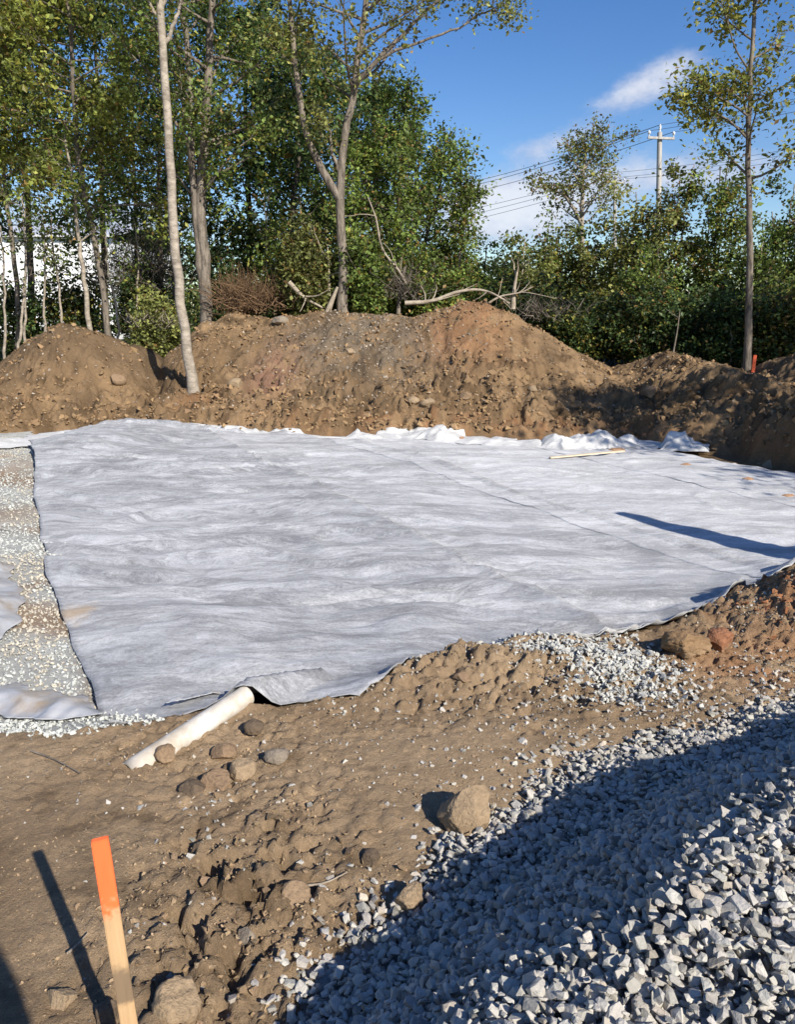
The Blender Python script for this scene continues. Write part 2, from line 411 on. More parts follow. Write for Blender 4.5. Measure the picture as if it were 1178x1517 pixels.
def mat_fabric(name, c1, c2, stain, bands=0.2):
    m, t, b = material(name)
    g = t.new('ShaderNodeNewGeometry'); P = g.outputs['Position']
    warp = t.noise(t.mapping(P, (0.5, 0.8, 1)), 1.0, 3, 0.5)
    wv = t.new('ShaderNodeCombineXYZ'); t.l.new(t.math('MULTIPLY', warp, 0.0), wv.inputs[0]); t.l.new(t.math('MULTIPLY', warp, 1.0), wv.inputs[1])
    va = t.new('ShaderNodeVectorMath', operation='ADD'); t.l.new(P, va.inputs[0]); t.l.new(wv.outputs[0], va.inputs[1])
    Q = va.outputs[0]
    a = t.noise(t.mapping(Q, (0.6, 2.6, 1), rot=(0, 0, 0.10)), 1.5, 10, 0.76)           # long streaks of darker fibre
    c = t.noise(t.mapping(Q, (0.9, 3.0, 1), rot=(0, 0, -0.05)), 7.0, 9, 0.80)
    f = t.noise(t.mapping(Q, (1.0, 1.8, 1)), 34.0, 6, 0.85)
    k = t.math('ADD', t.math('MULTIPLY', a, 0.46), t.math('ADD', t.math('MULTIPLY', c, 0.30), t.math('MULTIPLY', f, 0.24)))
    col = t.mix(t.smooth(k, 0.41, 0.585), (*c1, 1), (*c2, 1))
    bn = t.noise(t.mapping(Q, (0.28, 0.95, 1), rot=(0, 0, 0.12)), 1.5, 4, 0.55)
    saw = t.math('FRACT', t.math('MULTIPLY', bn, 13.0)); bm_ = t.smooth(t.noise(P, 0.6, 4, 0.6), 0.30, 0.56)
    saw = t.math('MULTIPLY', t.math('MULTIPLY', t.math('POWER', saw, 2.0), bm_), bands)
    col = t.mix(saw, col, (c1[0] * 0.75, c1[1] * 0.75, c1[2] * 0.78, 1))  # one-sided dark bands painted in to imitate the shade of overlapped wrinkles
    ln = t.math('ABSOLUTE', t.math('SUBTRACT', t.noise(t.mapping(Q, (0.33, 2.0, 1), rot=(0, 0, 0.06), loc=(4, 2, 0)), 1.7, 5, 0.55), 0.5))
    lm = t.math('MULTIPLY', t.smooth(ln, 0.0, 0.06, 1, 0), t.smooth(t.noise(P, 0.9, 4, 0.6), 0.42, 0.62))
    col = t.mix(t.math('MULTIPLY', lm, 0.35), col, (c1[0] * 0.8, c1[1] * 0.8, c1[2] * 0.84, 1))  # wrinkle shading put into the colour as thin dark wavy lines
    grain = t.noise(P, 320, 2, 0.6)
    fuzz = t.noise(P, 75, 5, 0.8)
    gk = t.math('MULTIPLY', t.math('MULTIPLY_ADD', grain, 0.8, 0.6), t.math('MULTIPLY_ADD', fuzz, 1.1, 0.45)); cb = t.new('ShaderNodeCombineXYZ')
    for i in range(3): t.l.new(gk, cb.inputs[i])
    col = t.mix(1.0, col, cb.outputs[0], 'MULTIPLY')
    dirt = t.smooth(t.noise(P, 1.3, 9, 0.74), 0.60, 0.74)
    col = t.mix(t.math('MULTIPLY', dirt, stain), col, (0.36, 0.25, 0.15, 1))
    # one rusty damp mark near the left edge
    ce = at_z(113, 925, PAD)
    vs = t.new('ShaderNodeVectorMath', operation='DISTANCE'); t.l.new(t.mapping(P, (1, 0.8, 0), loc=(0, 0, 0)), vs.inputs[0]); vs.inputs[1].default_value = (ce[0], ce[1] * 0.8, 0)
    spot = t.smooth(t.math('ADD', vs.outputs['Value'], t.math('MULTIPLY', t.math('SUBTRACT', t.noise(P, 9, 4, 0.6), 0.5), 0.22)), 0.03, 0.16, 1.0, 0.0)
    col = t.mix(t.math('MULTIPLY', spot, 0.6), col, (0.42, 0.27, 0.12, 1))
    t.l.new(col, b.inputs['Base Color']); b.inputs['Roughness'].default_value = 0.8; b.inputs['Specular IOR Level'].default_value = 0.3
    b.inputs['Sheen Weight'].default_value = 0.15
    h = t.math('ADD', t.math('MULTIPLY', c, 1.0), t.math('ADD', t.math('MULTIPLY', a, 0.7), t.math('MULTIPLY', f, 0.5)))
    t.l.new(t.bump(h, 0.5, 0.028), b.inputs['Normal'])
    return m


def mat_plastic(name, col, alpha, rough=0.35):
    m, t, b = material(name)
    g = t.new('ShaderNodeNewGeometry'); n = t.noise(g.outputs['Position'], 5, 6, 0.65)
    t.l.new(t.mix(t.smooth(n, 0.45, 0.75), (*col, 1), (0.42, 0.33, 0.23, 1)), b.inputs['Base Color'])
    b.inputs['Roughness'].default_value = rough; b.inputs['Specular IOR Level'].default_value = 0.5
    b.inputs['Alpha'].default_value = alpha
    t.l.new(t.bump(t.noise(g.outputs['Position'], 14, 5, 0.6), 0.35, 0.02), b.inputs['Normal'])
    return m


M = {}
M['soil'] = mat_soil('yard_soil', 1.0); M['bank'] = mat_soil('bank_soil', 0.5)
M['clod'] = mat_vcol('soil_clod', 0.95, 90, 0.9, 0.9, 0.012)
M['stone'] = mat_vcol('crushed_stone', 0.85, 110, 0.6, 0.7, 0.006)
M['leaf'] = mat_leaf()
M['bark_pale'] = mat_simple('bark_pale', (0.18, 0.152, 0.12), (0.43, 0.375, 0.305), 6, 0.9, 0.8, 0.02, 0.15, (1.0, 1.0, 2.4))
M['bark_grey'] = mat_simple('bark_grey', (0.06, 0.05, 0.04), (0.27, 0.23, 0.185), 8, 0.9, 0.8, 0.02, 0.15, (2, 2, 0.5))
M['bark_dark'] = mat_simple('bark_dark', (0.05, 0.042, 0.035), (0.14, 0.12, 0.10), 8, 0.9, 0.7, 0.02, 0.1, (2, 2, 0.5))
M['dead_wood'] = mat_simple('dead_wood', (0.22, 0.18, 0.135), (0.42, 0.36, 0.28), 12, 0.85, 0.5, 0.01, 0.2, (1, 1, 1))
M['twig'] = mat_simple('twig', (0.10, 0.085, 0.07), (0.24, 0.20, 0.16), 9, 0.9, 0.0)
M['brown_brush'] = mat_simple('brown_brush', (0.10, 0.06, 0.035), (0.24, 0.15, 0.08), 9, 0.9, 0.0)
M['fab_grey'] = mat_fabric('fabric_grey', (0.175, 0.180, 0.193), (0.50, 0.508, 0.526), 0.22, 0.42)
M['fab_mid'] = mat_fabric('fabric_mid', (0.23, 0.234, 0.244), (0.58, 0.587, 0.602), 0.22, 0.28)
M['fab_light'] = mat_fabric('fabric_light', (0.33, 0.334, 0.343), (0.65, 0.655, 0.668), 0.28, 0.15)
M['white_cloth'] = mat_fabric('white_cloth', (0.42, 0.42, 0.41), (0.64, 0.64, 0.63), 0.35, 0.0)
M['plastic'] = mat_plastic('clear_plastic', (0.52, 0.53, 0.55), 0.72, 0.3)
M['pvc'] = mat_simple('white_pvc', (0.42, 0.36, 0.28), (0.68, 0.665, 0.62), 5, 0.5, 0.1, 0.003, 0.4)
M['pole'] = mat_simple('weathered_pole', (0.30, 0.28, 0.255), (0.52, 0.50, 0.465), 6, 0.85, 0.3, 0.01, 0.2, (3, 3, 0.3))
M['wire'] = mat_simple('wire', (0.10, 0.10, 0.11), (0.14, 0.14, 0.15), 3, 0.6, 0)
M['siding'] = mat_simple('white_siding', (0.76, 0.77, 0.78), (0.84, 0.84, 0.84), 2, 0.45, 0.05, 0.01, 0.4)
M['roof'] = mat_simple('roof_metal', (0.5, 0.51, 0.53), (0.6, 0.6, 0.62), 2, 0.4, 0.05, 0.01, 0.4)
M['lath'] = mat_simple('pale_lath', (0.50, 0.42, 0.30), (0.66, 0.57, 0.43), 14, 0.8, 0.25, 0.004, 0.2, (1, 1, 1))
M['orange'] = mat_simple('orange_paint', (0.38, 0.06, 0.025), (0.5, 0.09, 0.035), 14, 0.6, 0.1, 0.003, 0.3)

# ------------------------------------------------------------------ ground
TAN = np.array([0.465, 0.335, 0.208]); BROWN = np.array([0.355, 0.250, 0.152]); DARK = np.array([0.165, 0.112, 0.066])
RED = np.array([0.33, 0.165, 0.09]); ORANGE = np.array([0.44, 0.225, 0.11]); GREYB = np.array([0.215, 0.172, 0.125]); FOREST = np.array([0.05, 0.042, 0.028])


def lerp(a, b, f): return a + (b - a) * f[:, None]


def yard_colour(x, y):
    n = fbm(x, y, 0.9, 4, 101); n2 = fbm(x, y, 0.16, 4, 111)
    c = lerp(np.repeat(TAN[None], len(x), 0), BROWN, sst(-0.35, 0.45, n)); c = lerp(c, DARK, 0.55 * sst(0.2, 0.65, n2))
    wet = gauss(x, y, -0.42, 1.8, 0.42, 0.45) + 0.7 * gauss(x, y, -1.35, 2.0, 0.4, 0.2)
    c = lerp(c, DARK * 1.15, np.clip(wet * (0.45 + 0.8 * n2), 0, 0.7))
    o = np.clip(gauss(x, y, 2.5, 3.8, 0.6, 0.42) * 1.3 + 0.8 * gauss(x, y, 1.75, 3.3, 0.35, 0.22) + 0.6 * gauss(x, y, 1.25, 3.9, 0.35, 0.08), 0, 0.95)
    c = lerp(c, ORANGE, o * sst(-0.5, 0.1, fbm(x, y, 0.25, 3, 131)))
    return c


def patch(name, x0, x1, y0, y1, dx, dy, fz, fc, mat, keep=None):
    xs = np.arange(x0, x1 + dx / 2, dx); ys = np.arange(y0, y1 + dy / 2, dy)
    X, Y = np.meshgrid(xs, ys, indexing='ij'); X = X.ravel(); Y = Y.ravel()
    # keep the grid from lining up with the view: jitter the inner points
    X = X + rng.uniform(-0.3, 0.3, X.shape) * dx; Y = Y + rng.uniform(-0.3, 0.3, Y.shape) * dy
    Fc = grid_faces(len(xs), len(ys))
    if keep is not None:                       # drop what lies hidden under the fabric and the heap
        k = keep(X, Y); Fc = Fc[k[Fc].any(1)]; used = np.unique(Fc); new = np.full(len(X), -1); new[used] = np.arange(len(used)); Fc = new[Fc]; X, Y = X[used], Y[used]
    Z = fz(X, Y)
    me = make_mesh(name, np.stack([X, Y, Z], -1), Fc, True, fc(X, Y))
    return obj(name, me, mat, kind='structure')


patch('dirt_yard', -2.6, 4.6, 0.5, 5.3, 0.0105, 0.0105, Zyard, yard_colour, M['soil'], lambda x, y: (fabric_in(x, y) < 0.35) & (pile_h(x, y) < 0.10))


def bank_colour(x, y):
    z, t = Zbank(x, y)
    n = fbm(x, y, 1.5, 4, 201); n2 = fbm(x, y, 0.35, 4, 211)
    WARM = np.array([0.70, 0.65, 0.58]); c = lerp(np.repeat((TAN * WARM * 1.05)[None], len(x), 0), BROWN * WARM, sst(-0.35, 0.3, n)); c = lerp(c, DARK * WARM, 0.75 * sst(0.05, 0.45, n2 + 0.5 * fbm(x, y, 0.8, 3, 219)))
    def spot(px, py, Y, rx, ry): p = at_y(px, py, Y); return gauss(x, y, p[0], p[1], rx, ry)
    w = sst(-0.6, 0.1, n2)
    c = lerp(c, GREYB, np.clip(1.1 * spot(540, 520, 14.3, 1.5, 1.1) * w, 0, 0.8)); c = lerp(c, DARK * 0.8, 0.55 * sst(0.12, 0.35, fbm(x * 1.0, y * 0.6, 0.9, 4, 223, 0.6)))
    c = lerp(c, np.array([0.29, 0.165, 0.11]), np.clip(1.2 * spot(405, 560, 13.5, 0.42, 0.8) * w, 0, 0.9))
    c = lerp(c, ORANGE * 0.95, np.clip(0.9 * spot(690, 520, 14.4, 0.7, 0.8) * w, 0, 0.5))
    toe = np.exp(-((t - 0.06) / 0.07) ** 2) * sst(-3.5, 0.5, x)
    c = lerp(c, ORANGE, np.clip(toe * (0.3 + n2), 0, 0.45))
    c = lerp(c, ORANGE, np.clip(0.8 * spot(290, 600, 12.8, 0.25, 0.3), 0, 0.7))
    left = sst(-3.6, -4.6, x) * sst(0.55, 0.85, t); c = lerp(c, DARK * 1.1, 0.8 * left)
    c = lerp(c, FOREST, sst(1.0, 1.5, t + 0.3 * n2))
    return c


def bank_keep(x, y):
    t = (y - ybase(x)) / np.maximum(crest(x)[0] - ybase(x), 0.4)
    return (t > -0.18) & (t < 1.4) & (np.abs(x) < 0.60 * y + 0.9)
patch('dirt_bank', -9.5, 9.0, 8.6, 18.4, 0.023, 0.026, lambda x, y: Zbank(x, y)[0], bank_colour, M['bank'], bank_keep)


def ground_sheet():
    def ax(lo, hi, step, far):
        a = list(np.arange(lo, hi + step, step)); s = step; p = a[-1]; m = a[0]; right, left = [], []
        while p < far: s *= 1.35; p += s; right.append(p); m -= s; left.append(m)
        return np.array(left[::-1] + a + right)
    xs = ax(-12, 14, 0.25, 1500); ys = ax(-6, 24, 0.25, 1500)
    X, Y = np.meshgrid(xs, ys, indexing='ij'); X = X.ravel(); Y = Y.ravel(); Z = np.zeros_like(X)
    near = (np.abs(X) < 14) & (Y > -7) & (Y < 25)
    zz = Zall(X[near], Y[near]); Z[near] = zz
    xx, yy = X[near], Y[near]
    fy = (xx > -2.5) & (xx < 4.5) & (yy > 0.2) & (yy < 5.5); fb = bank_keep(xx, yy) & (yy > 8.7)
    zz = zz - np.where(fy | fb, 0.16, 0.045); Z[near] = zz
    Z[~near] = np.where(Y[~near] > 20, 0.35, 0.0)
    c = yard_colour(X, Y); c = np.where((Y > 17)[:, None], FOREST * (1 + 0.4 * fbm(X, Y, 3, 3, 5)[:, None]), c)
    far = (np.hypot(X, Y) > 40); c[far] = [0.06, 0.075, 0.03]
    me = make_mesh('ground', np.stack([X, Y, Z], -1), grid_faces(len(xs), len(ys)), True, c)
    obj('ground', me, M['soil'], kind='structure')
ground_sheet()

# ------------------------------------------------------------------ rocks
def hull_template(seed, n=11, flat=(1, 0.8, 0.6), pts=None):
    g = np.random.default_rng(seed); p = g.normal(size=(n, 3)); p /= np.linalg.norm(p, axis=1)[:, None]; p *= g.uniform(0.72, 1.12, (n, 1)) * np.array(flat)
    if pts is not None: p = pts
    bm = bmesh.new()
    for v in p: bm.verts.new(v)
    bm.verts.ensure_lookup_table()
    res = bmesh.ops.convex_hull(bm, input=bm.verts); 
    bmesh.ops.delete(bm, geom=[v for v in bm.verts if not v.link_faces], context='VERTS')
    bmesh.ops.triangulate(bm, faces=bm.faces)
    bm.verts.index_update(); V = np.array([v.co[:] for v in bm.verts]); Fc = np.array([[v.index for v in f.verts] for f in bm.faces]); bm.free()
    return V, Fc


def chunk_template(seed):
    g = np.random.default_rng(seed); c = np.array([[i, j, k] for i in (-1, 1) for j in (-1, 1) for k in (-1, 1)], float) * g.uniform(0.25, 0.8, (8, 3)); e = g.normal(size=(8, 3)); e /= np.linalg.norm(e, axis=1)[:, None]
    return np.vstack([c, e * g.uniform(0.7, 1.1, (8, 1))]) * np.array([1.3, g.uniform(0.75, 1.1), g.uniform(0.38, 0.75)])
TEMPL = [hull_template(300 + i, pts=chunk_template(300 + i)) for i in range(36)]
ROUND = [hull_template(500 + i, 15, (1, random.uniform(0.75, 0.95), random.uniform(0.6, 0.85))) for i in range(20)]
SMALL = [hull_template(400 + i, 8, (1, random.uniform(0.6, 0.9), random.uniform(0.45, 0.8))) for i in range(24)]


def rot_mats(n, tilt=None):
    if tilt:
        a = rng.uniform(0, 6.283, n); b = rng.normal(0, tilt, n); c = rng.normal(0, tilt, n); ca, sa, cb, sb_, cc, sc = np.cos(a), np.sin(a), np.cos(b), np.sin(b), np.cos(c), np.sin(c); o = np.zeros(n); i = np.ones(n)
        Rz = np.stack([ca, -sa, o, sa, ca, o, o, o, i], -1).reshape(n, 3, 3); Rx = np.stack([i, o, o, o, cb, -sb_, o, sb_, cb], -1).reshape(n, 3, 3); Ry = np.stack([cc, o, sc, o, i, o, -sc, o, cc], -1).reshape(n, 3, 3)
        return Ry @ Rx @ Rz
    q = rng.normal(size=(n, 4)); q /= np.linalg.norm(q, axis=1)[:, None]; w, x, y, z = q.T
    return np.stack([1 - 2 * (y * y + z * z), 2 * (x * y - z * w), 2 * (x * z + y * w), 2 * (x * y + z * w), 1 - 2 * (x * x + z * z), 2 * (y * z - x * w), 2 * (x * z - y * w), 2 * (y * z + x * w), 1 - 2 * (x * x + y * y)], -1).reshape(n, 3, 3)


def scatter(name, P, size, cols, mat, parent=None, templ=None):
    """one joined mesh of angular stones"""
    templ = templ or SMALL; n = len(P); Rm = rot_mats(n, 0.55); k = rng.integers(0, len(templ), n); Vs, Fs, Cs, o = [], [], [], 0
    for ti, (V, Fc) in enumerate(templ):
        idx = np.where(k == ti)[0]
        if not len(idx): continue
        W = np.einsum('nij,vj->nvi', Rm[idx], V) * size[idx][:, None, None] + P[idx][:, None, :]
        Vs.append(W.reshape(-1, 3)); Fs.append((Fc[None] + (np.arange(len(idx)) * len(V))[:, None, None] + o).reshape(-1, 3)); Cs.append(np.repeat(cols[idx], len(V), 0)); o += len(idx) * len(V)
    me = make_mesh(name, np.vstack(Vs), np.vstack(Fs), False, np.vstack(Cs))
    return obj(name, me, mat, parent, kind='stuff')


def proj(P):
    x, y, z = P[:, 0], P[:, 1], P[:, 2] - CAM_H
    zc = y * math.cos(PITCH) - z * math.sin(PITCH); yc = y * math.sin(PITCH) + z * math.cos(PITCH)
    return CX + F * x / zc, CY - F * yc / zc, zc


def stone_cols(n):
    v = rng.uniform(0.32, 0.48, n); t = rng.normal(0, 0.004, (n, 3)); c = v[:, None] * np.array([1.05, 1.0, 0.90])[None] + t
    warm = rng.random(n) < 0.08; c[warm] *= np.array([1.02, 0.96, 0.88]); dk = rng.random(n) < 0.12; c[dk] *= 0.6
    return np.clip(c, 0.05, 0.8)


def gravel_pile():
    xs = np.arange(-1.4, 4.2, 0.03); ys = np.arange(0.0, 4.0, 0.03); X, Y = np.meshgrid(xs, ys, indexing='ij')
    H = pile_h(X.ravel(), Y.ravel()); base = yard_smooth(X.ravel(), Y.ravel()); Z = np.maximum(H, -0.07) + base - 0.015
    keep = (np.maximum(H, -0.07) > -0.06).reshape(X.shape)
    Fc = grid_faces(len(xs), len(ys)); kf = keep.ravel()[Fc].any(1)
    root = thing('gravel_pile', 'heap of pale grey crushed stone in the lower right corner, its far slope in shade', 'gravel pile')
    me = make_mesh('stone_bed', np.stack([X.ravel(), Y.ravel(), Z], -1), Fc[kf], True, np.repeat([[0.24, 0.235, 0.22]], X.size, 0))
    obj('stone_bed', me, M['stone'], root)
    pts = []
    for lay in range(3):
        sp = (0.0165, 0.0195, 0.025)[lay]
        gx = np.arange(-1.4, 4.0, sp); gy = np.arange(0.25, 3.9, sp); A, B = np.meshgrid(gx, gy); A = A.ravel() + rng.uniform(-.6, .6, A.size) * sp; B = B.ravel() + rng.uniform(-.6, .6, B.size) * sp
        h = pile_h(A, B); edge = h + rng.normal(0, 0.022, len(h)) > 0.0 + 0.02 * lay; edge |= (h > -0.10) & (rng.random(len(h)) < 0.12 * np.exp(-np.maximum(-h, 0) / 0.03)) & (lay == 0)
        A, B, h = A[edge], B[edge], h[edge]
        z = np.maximum(h, 0.0) + np.where(h < 0.03, Zyard(A, B), yard_smooth(A, B)) + rng.uniform(-0.012, 0.010, len(h)) + 0.012 * lay
        pts.append(np.stack([A, B, z], -1))
    P = np.vstack(pts); u, v, zc = proj(P)
    ok = (u > -120) & (u < 1500) & (v < 1900) & (zc > 0.3); P, u, v, zc = P[ok], u[ok], v[ok], zc[ok]
    size = np.clip(rng.lognormal(math.log(0.0100), 0.40, len(P)), 0.004, 0.020)
    inf = (u > 10) & (u < 1170) & (v < 1505); score = np.where(inf, size / zc, 0) * np.where(P[:, 2] > 0, 1, 1)
    big = np.argsort(-score)[:300]; mask = np.ones(len(P), bool); mask[big] = False
    scatter('loose_stones', P[mask], size[mask], stone_cols(mask.sum()), M['stone'], root, TEMPL)
    cols = stone_cols(12); tm = []
    for ci in range(12):
        for ti in range(ci * 3, ci * 3 + 3):
            V, Fc = TEMPL[ti]; tm.append(make_mesh('stone', V, Fc, False, np.repeat(cols[ci][None], len(V), 0)))
    for m_ in tm: m_.materials.append(M['stone'])
    for j in big:
        o = obj('stone', tm[random.randrange(36)], None, root, P[j]); o.scale = (size[j],) * 3; o.rotation_euler = (rng.normal(0, .55), rng.normal(0, .55), rng.uniform(0, 6.28))
    return root
gravel_pile()


def loose(name, n, box, dens, smin, smax, colf, label, cat, mat='stone', sink=0.2, zf=None):
    P = []
    while len(P) < n:
        m = 4000; x = rng.uniform(box[0], box[1], m); y = rng.uniform(box[2], box[3], m); k = rng.random(m) < dens(x, y); P += list(zip(x[k], y[k]))
    P = np.array(P[:n]); s = np.clip(rng.lognormal(math.log(math.sqrt(smin * smax)), 0.4, n), smin, smax)
    z = (zf or Zall)(P[:, 0], P[:, 1]) + s * sink
    o = scatter(name, np.c_[P, z], s, colf(n), M[mat], None, SMALL)
    return tag(o, label, cat)


g1 = at_z(905, 995)[:2]; g2 = at_z(830, 985)[:2]
loose('gravel_patch', 2600, (0.5, 1.9, 2.9, 4.1), lambda x, y: np.clip(1.3 * gauss(x, y, g1[0] + .02, g1[1] - .02, 0.24, 0.30) + .75 * gauss(x, y, g2[0], g2[1] + .1, 0.22, 0.16) + 0.35 * gauss(x, y, 0.75, 3.75, 0.3, 0.12), 0, 1) ** 1.4,
      0.008, 0.019, lambda n: rng.uniform(0.36, 0.54, (n, 1)) * np.array([1.0, 1.0, 0.93])[None], 'patch of whitish crushed stone spilled on the soil beside the round brown boulder', 'gravel', zf=lambda x, y: Zyard(x, y) + rng.uniform(0, 0.012, len(x)))


def sdens(x, y):
    d = 0.05 + 0.75 * gauss(x, y, 2.1, 3.35, 0.5, 0.4) + 0.5 * gauss(x, y, 1.1, 2.95, 0.7, 0.28) + 0.5 * gauss(x, y, -0.15, 3.0, 0.22, 0.10) + 0.45 * gauss(x, y, -0.62, 2.22, 0.10, 0.16) + 0.35 * gauss(x, y, 0.45, 3.3, 0.6, 0.3) + 0.4 * gauss(x, y, 0.55, 2.45, 0.35, 0.2) + 0.5 * gauss(x, y, 2.3, 3.9, 0.25, 0.25)
    d = d * sst(-0.2, 0.5, fbm(x, y, 0.25, 3, 141) + 0.35) + 0.012
    return np.clip(d, 0, 1) * (fabric_in(x, y) < 0.05) * (1 - 0.8 * gauss(x, y, -1.3, 1.9, 0.7, 0.6))
loose('scattered_gravel', 4200, (-2.2, 3.6, 0.9, 4.6), sdens, 0.004, 0.016, stone_cols, 'pale gravel chips scattered thinly over the brown dirt in the foreground', 'gravel', zf=Zyard)


def clod_cols(base):
    def f(n): return np.clip(base[None] * rng.uniform(0.62, 1.22, (n, 1)) * (1 + rng.normal(0, 0.014, (n, 3))), 0.02, 0.6)
    return f
def cdens(x, y):
    d = 0.16 + 0.9 * gauss(x, y, -0.45, 1.8, 0.38, 0.5) + 0.7 * gauss(x, y, 0.5, 3.25, 0.9, 0.3) + 0.5 * gauss(x, y, -0.75, 2.55, 0.4, 0.25) + 0.8 * gauss(x, y, 2.3, 3.8, 0.7, 0.6)
    return np.clip(d, 0, 1) * (fabric_in(x, y) < -0.02) * (0.25 + sst(-0.2, 0.4, fbm(x, y, 0.3, 3, 151)))
loose('soil_crumbs', 14000, (-2.3, 3.8, 0.85, 4.7), cdens, 0.002, 0.010, clod_cols(TAN * 0.85), 'crumbly brown soil clods strewn over the dirt in the foreground', 'soil', 'clod', 0.1, Zyard)


loose('dirt_clods', 260, (-1.3, 0.4, 1.1, 2.6), lambda x, y: np.clip(1.2 * gauss(x, y, -0.40, 1.70, 0.24, 0.42), 0, 1), 0.006, 0.024, clod_cols(BROWN * 0.85), 'dark broken clods in the churned rut between the stake and the gravel heap', 'soil', 'clod', 0.25, Zyard)
loose('clay_clods', 500, (1.5, 3.6, 3.2, 4.6), lambda x, y: np.clip(1.2 * gauss(x, y, 2.45, 3.85, 0.45, 0.35), 0, 1), 0.006, 0.034, clod_cols(np.array([0.34, 0.155, 0.075])), 'reddish clay lumps on the mound at the right picture edge', 'soil', 'clod', 0.25, Zyard)


def bdens(x, y):
    z, t = Zbank(x, y); return np.where((t > 0.02) & (t < 1.02), 0.25 + 0.75 * (1 - sst(0.2, 0.6, t)) * 0.6, 0) * (0.3 + sst(-0.3, 0.3, fbm(x, y, 0.8, 3, 161)))
loose('bank_clods', 4200, (-7.5, 6.5, 9.0, 15.6), bdens, 0.014, 0.085, clod_cols(TAN * np.array([.64, .58, .50])), 'lumps of brown soil covering the face of the dirt bank', 'soil', 'clod', 0.15, lambda x, y: Zbank(x, y)[0] + 0.01)
def cd2(x, y):
    z, t = Zbank(x, y); p = at_y(560, 520, 14.3)
    return np.where((t > 0.1) & (t < 1), 0.15 + gauss(x, y, p[0], p[1], 1.6, 1.1), 0)
loose('bank_pebbles', 2200, (-7, 6, 9.5, 15.4), cd2, 0.010, 0.036, lambda n: np.clip(rng.uniform(0.22, 0.45, (n, 1)) * np.array([1.0, .86, .70])[None], 0, 1), 'light pebbles dotted through the grey-brown face of the dirt bank', 'pebbles', 'clod', 0.2, lambda x, y: Zbank(x, y)[0])


def rock(name, px, py, wpx, hpx, seed, col, label, z0=None, Y=None, depth=0.9, sink=0.25, cat='rock', ang=0.0, rough=0.10, group='loose rocks around the fabric', facets=9):
    p = at_y(px, py, Y) if Y else at_z(px, py, 0.0)
    for _ in range(6):
        z = zg(p[0], p[1]); 
        if Y: break
        p = at_z(px, py, z)
    zc = p[1] * math.cos(PITCH) + (CAM_H - p[2]) * math.sin(PITCH); w = wpx / F * zc / 2; h = hpx / F * zc / 2
    bm = bmesh.new(); bmesh.ops.create_icosphere(bm, subdivisions=5 if wpx > 45 else 4, radius=1.0); g = np.random.default_rng(seed)
    V = np.array([v.co[:] for v in bm.verts]); N = V.copy()
    for i in range(facets):
        d = g.normal(size=3); d /= np.linalg.norm(d); k = g.uniform(0.52, 0.82); e = V @ d - k; V = V - np.where(e > 0, e * 0.97, 0)[:, None] * d
    nn = fbm(N[:, 0] * 2 + seed, N[:, 1] * 2 + N[:, 2] * 1.7, 1.0, 4, seed); V = V * (1 + rough * nn)[:, None]
    n4 = fbm(N[:, 0] + 9, N[:, 1] * 1.3 + N[:, 2] * 1.9, 0.22, 3, seed + 5); V = V * (1 + 0.35 * rough * n4)[:, None]
    V = V / np.abs(V).max(0) * np.array([w, w * depth, h])
    for v, c in zip(bm.verts, V): v.co = c
    me = bpy.data.meshes.new(name); bm.to_mesh(me); bm.free()
    for pl in me.polygons: pl.use_smooth = True
    a = me.color_attributes.new('Col', 'FLOAT_COLOR', 'POINT'); cc = np.ones((len(V), 4), np.float32)
    cc[:, :3] = np.array(col)[None] * (1 + 0.22 * fbm(N[:, 0] * 1.5 + seed, N[:, 1] * 1.5 + N[:, 2], 0.7, 4, seed + 9))[:, None]
    dirt = sst(0.1, -0.7, V[:, 2] / h + 0.5 * n4); cc[:, :3] = lerp(cc[:, :3], BROWN, 0.7 * dirt); a.data.foreach_set('color', cc.ravel())
    o = obj(name, me, M['clod'], None, (p[0], p[1] , p[2] + h * (1 - 2 * sink))); o.rotation_euler = (g.uniform(-.1, .1), g.uniform(-.1, .1), ang)
    tag(o, label, cat, group)
    return o


SAND = (0.31, 0.228, 0.145); BRN = (0.25, 0.17, 0.105); GRY = (0.24, 0.20, 0.155); DRK = (0.13, 0.095, 0.065)
rock('boulder', 690, 1228, 84, 80, 11, SAND, 'large tan boulder at the edge of the gravel heap, casting a round shadow', sink=0.05, ang=0.3, facets=10)
rock('rock', 608, 1348, 50, 50, 12, SAND, 'smaller tan rock at the shaded edge of the gravel below the large boulder', sink=0.1, ang=0.9)
rock('boulder', 1016, 970, 78, 50, 13, (0.24, 0.155, 0.085), 'round brown dirt-caked boulder at the fabric edge near the orange clay', sink=0.06, rough=0.22, facets=4)
rock('rock', 265, 1492, 78, 66, 14, SAND, 'angular tan rock at the bottom edge just right of the orange stake', sink=0.36, ang=0.5)
rock('rock', 90, 1484, 46, 34, 15, SAND, 'flat tan stone half sunk in the dirt left of the orange stake', sink=0.3)
rock('rock', 158, 1510, 40, 46, 16, DRK, 'dark stone at the foot of the orange stake in its shadow', sink=0.3)
rock('cobble', 376, 1086, 30, 24, 17, DRK, 'dark rounded cobble below the right end of the white pipe', sink=0.12, facets=3)
rock('cobble', 322, 1166, 54, 34, 18, BRN, 'flat brown cobble, lowest of the cluster below the pipe', sink=0.33, facets=6)
rock('cobble', 360, 1146, 42, 36, 19, SAND, 'light tan cobble, brightest of the cluster below the pipe', sink=0.3, facets=5)
rock('cobble', 410, 1124, 40, 28, 20, GRY, 'grey-brown cobble, rightmost of the cluster below the pipe', sink=0.36, facets=5)
rock('cobble', 332, 1122, 40, 30, 21, BRN, 'brown cobble, uppermost of the cluster below the pipe', sink=0.25, facets=4)
rock('cobble', 284, 1172, 40, 22, 22, DRK, 'dark low cobble, leftmost of the cluster below the pipe', sink=0.3, facets=4)
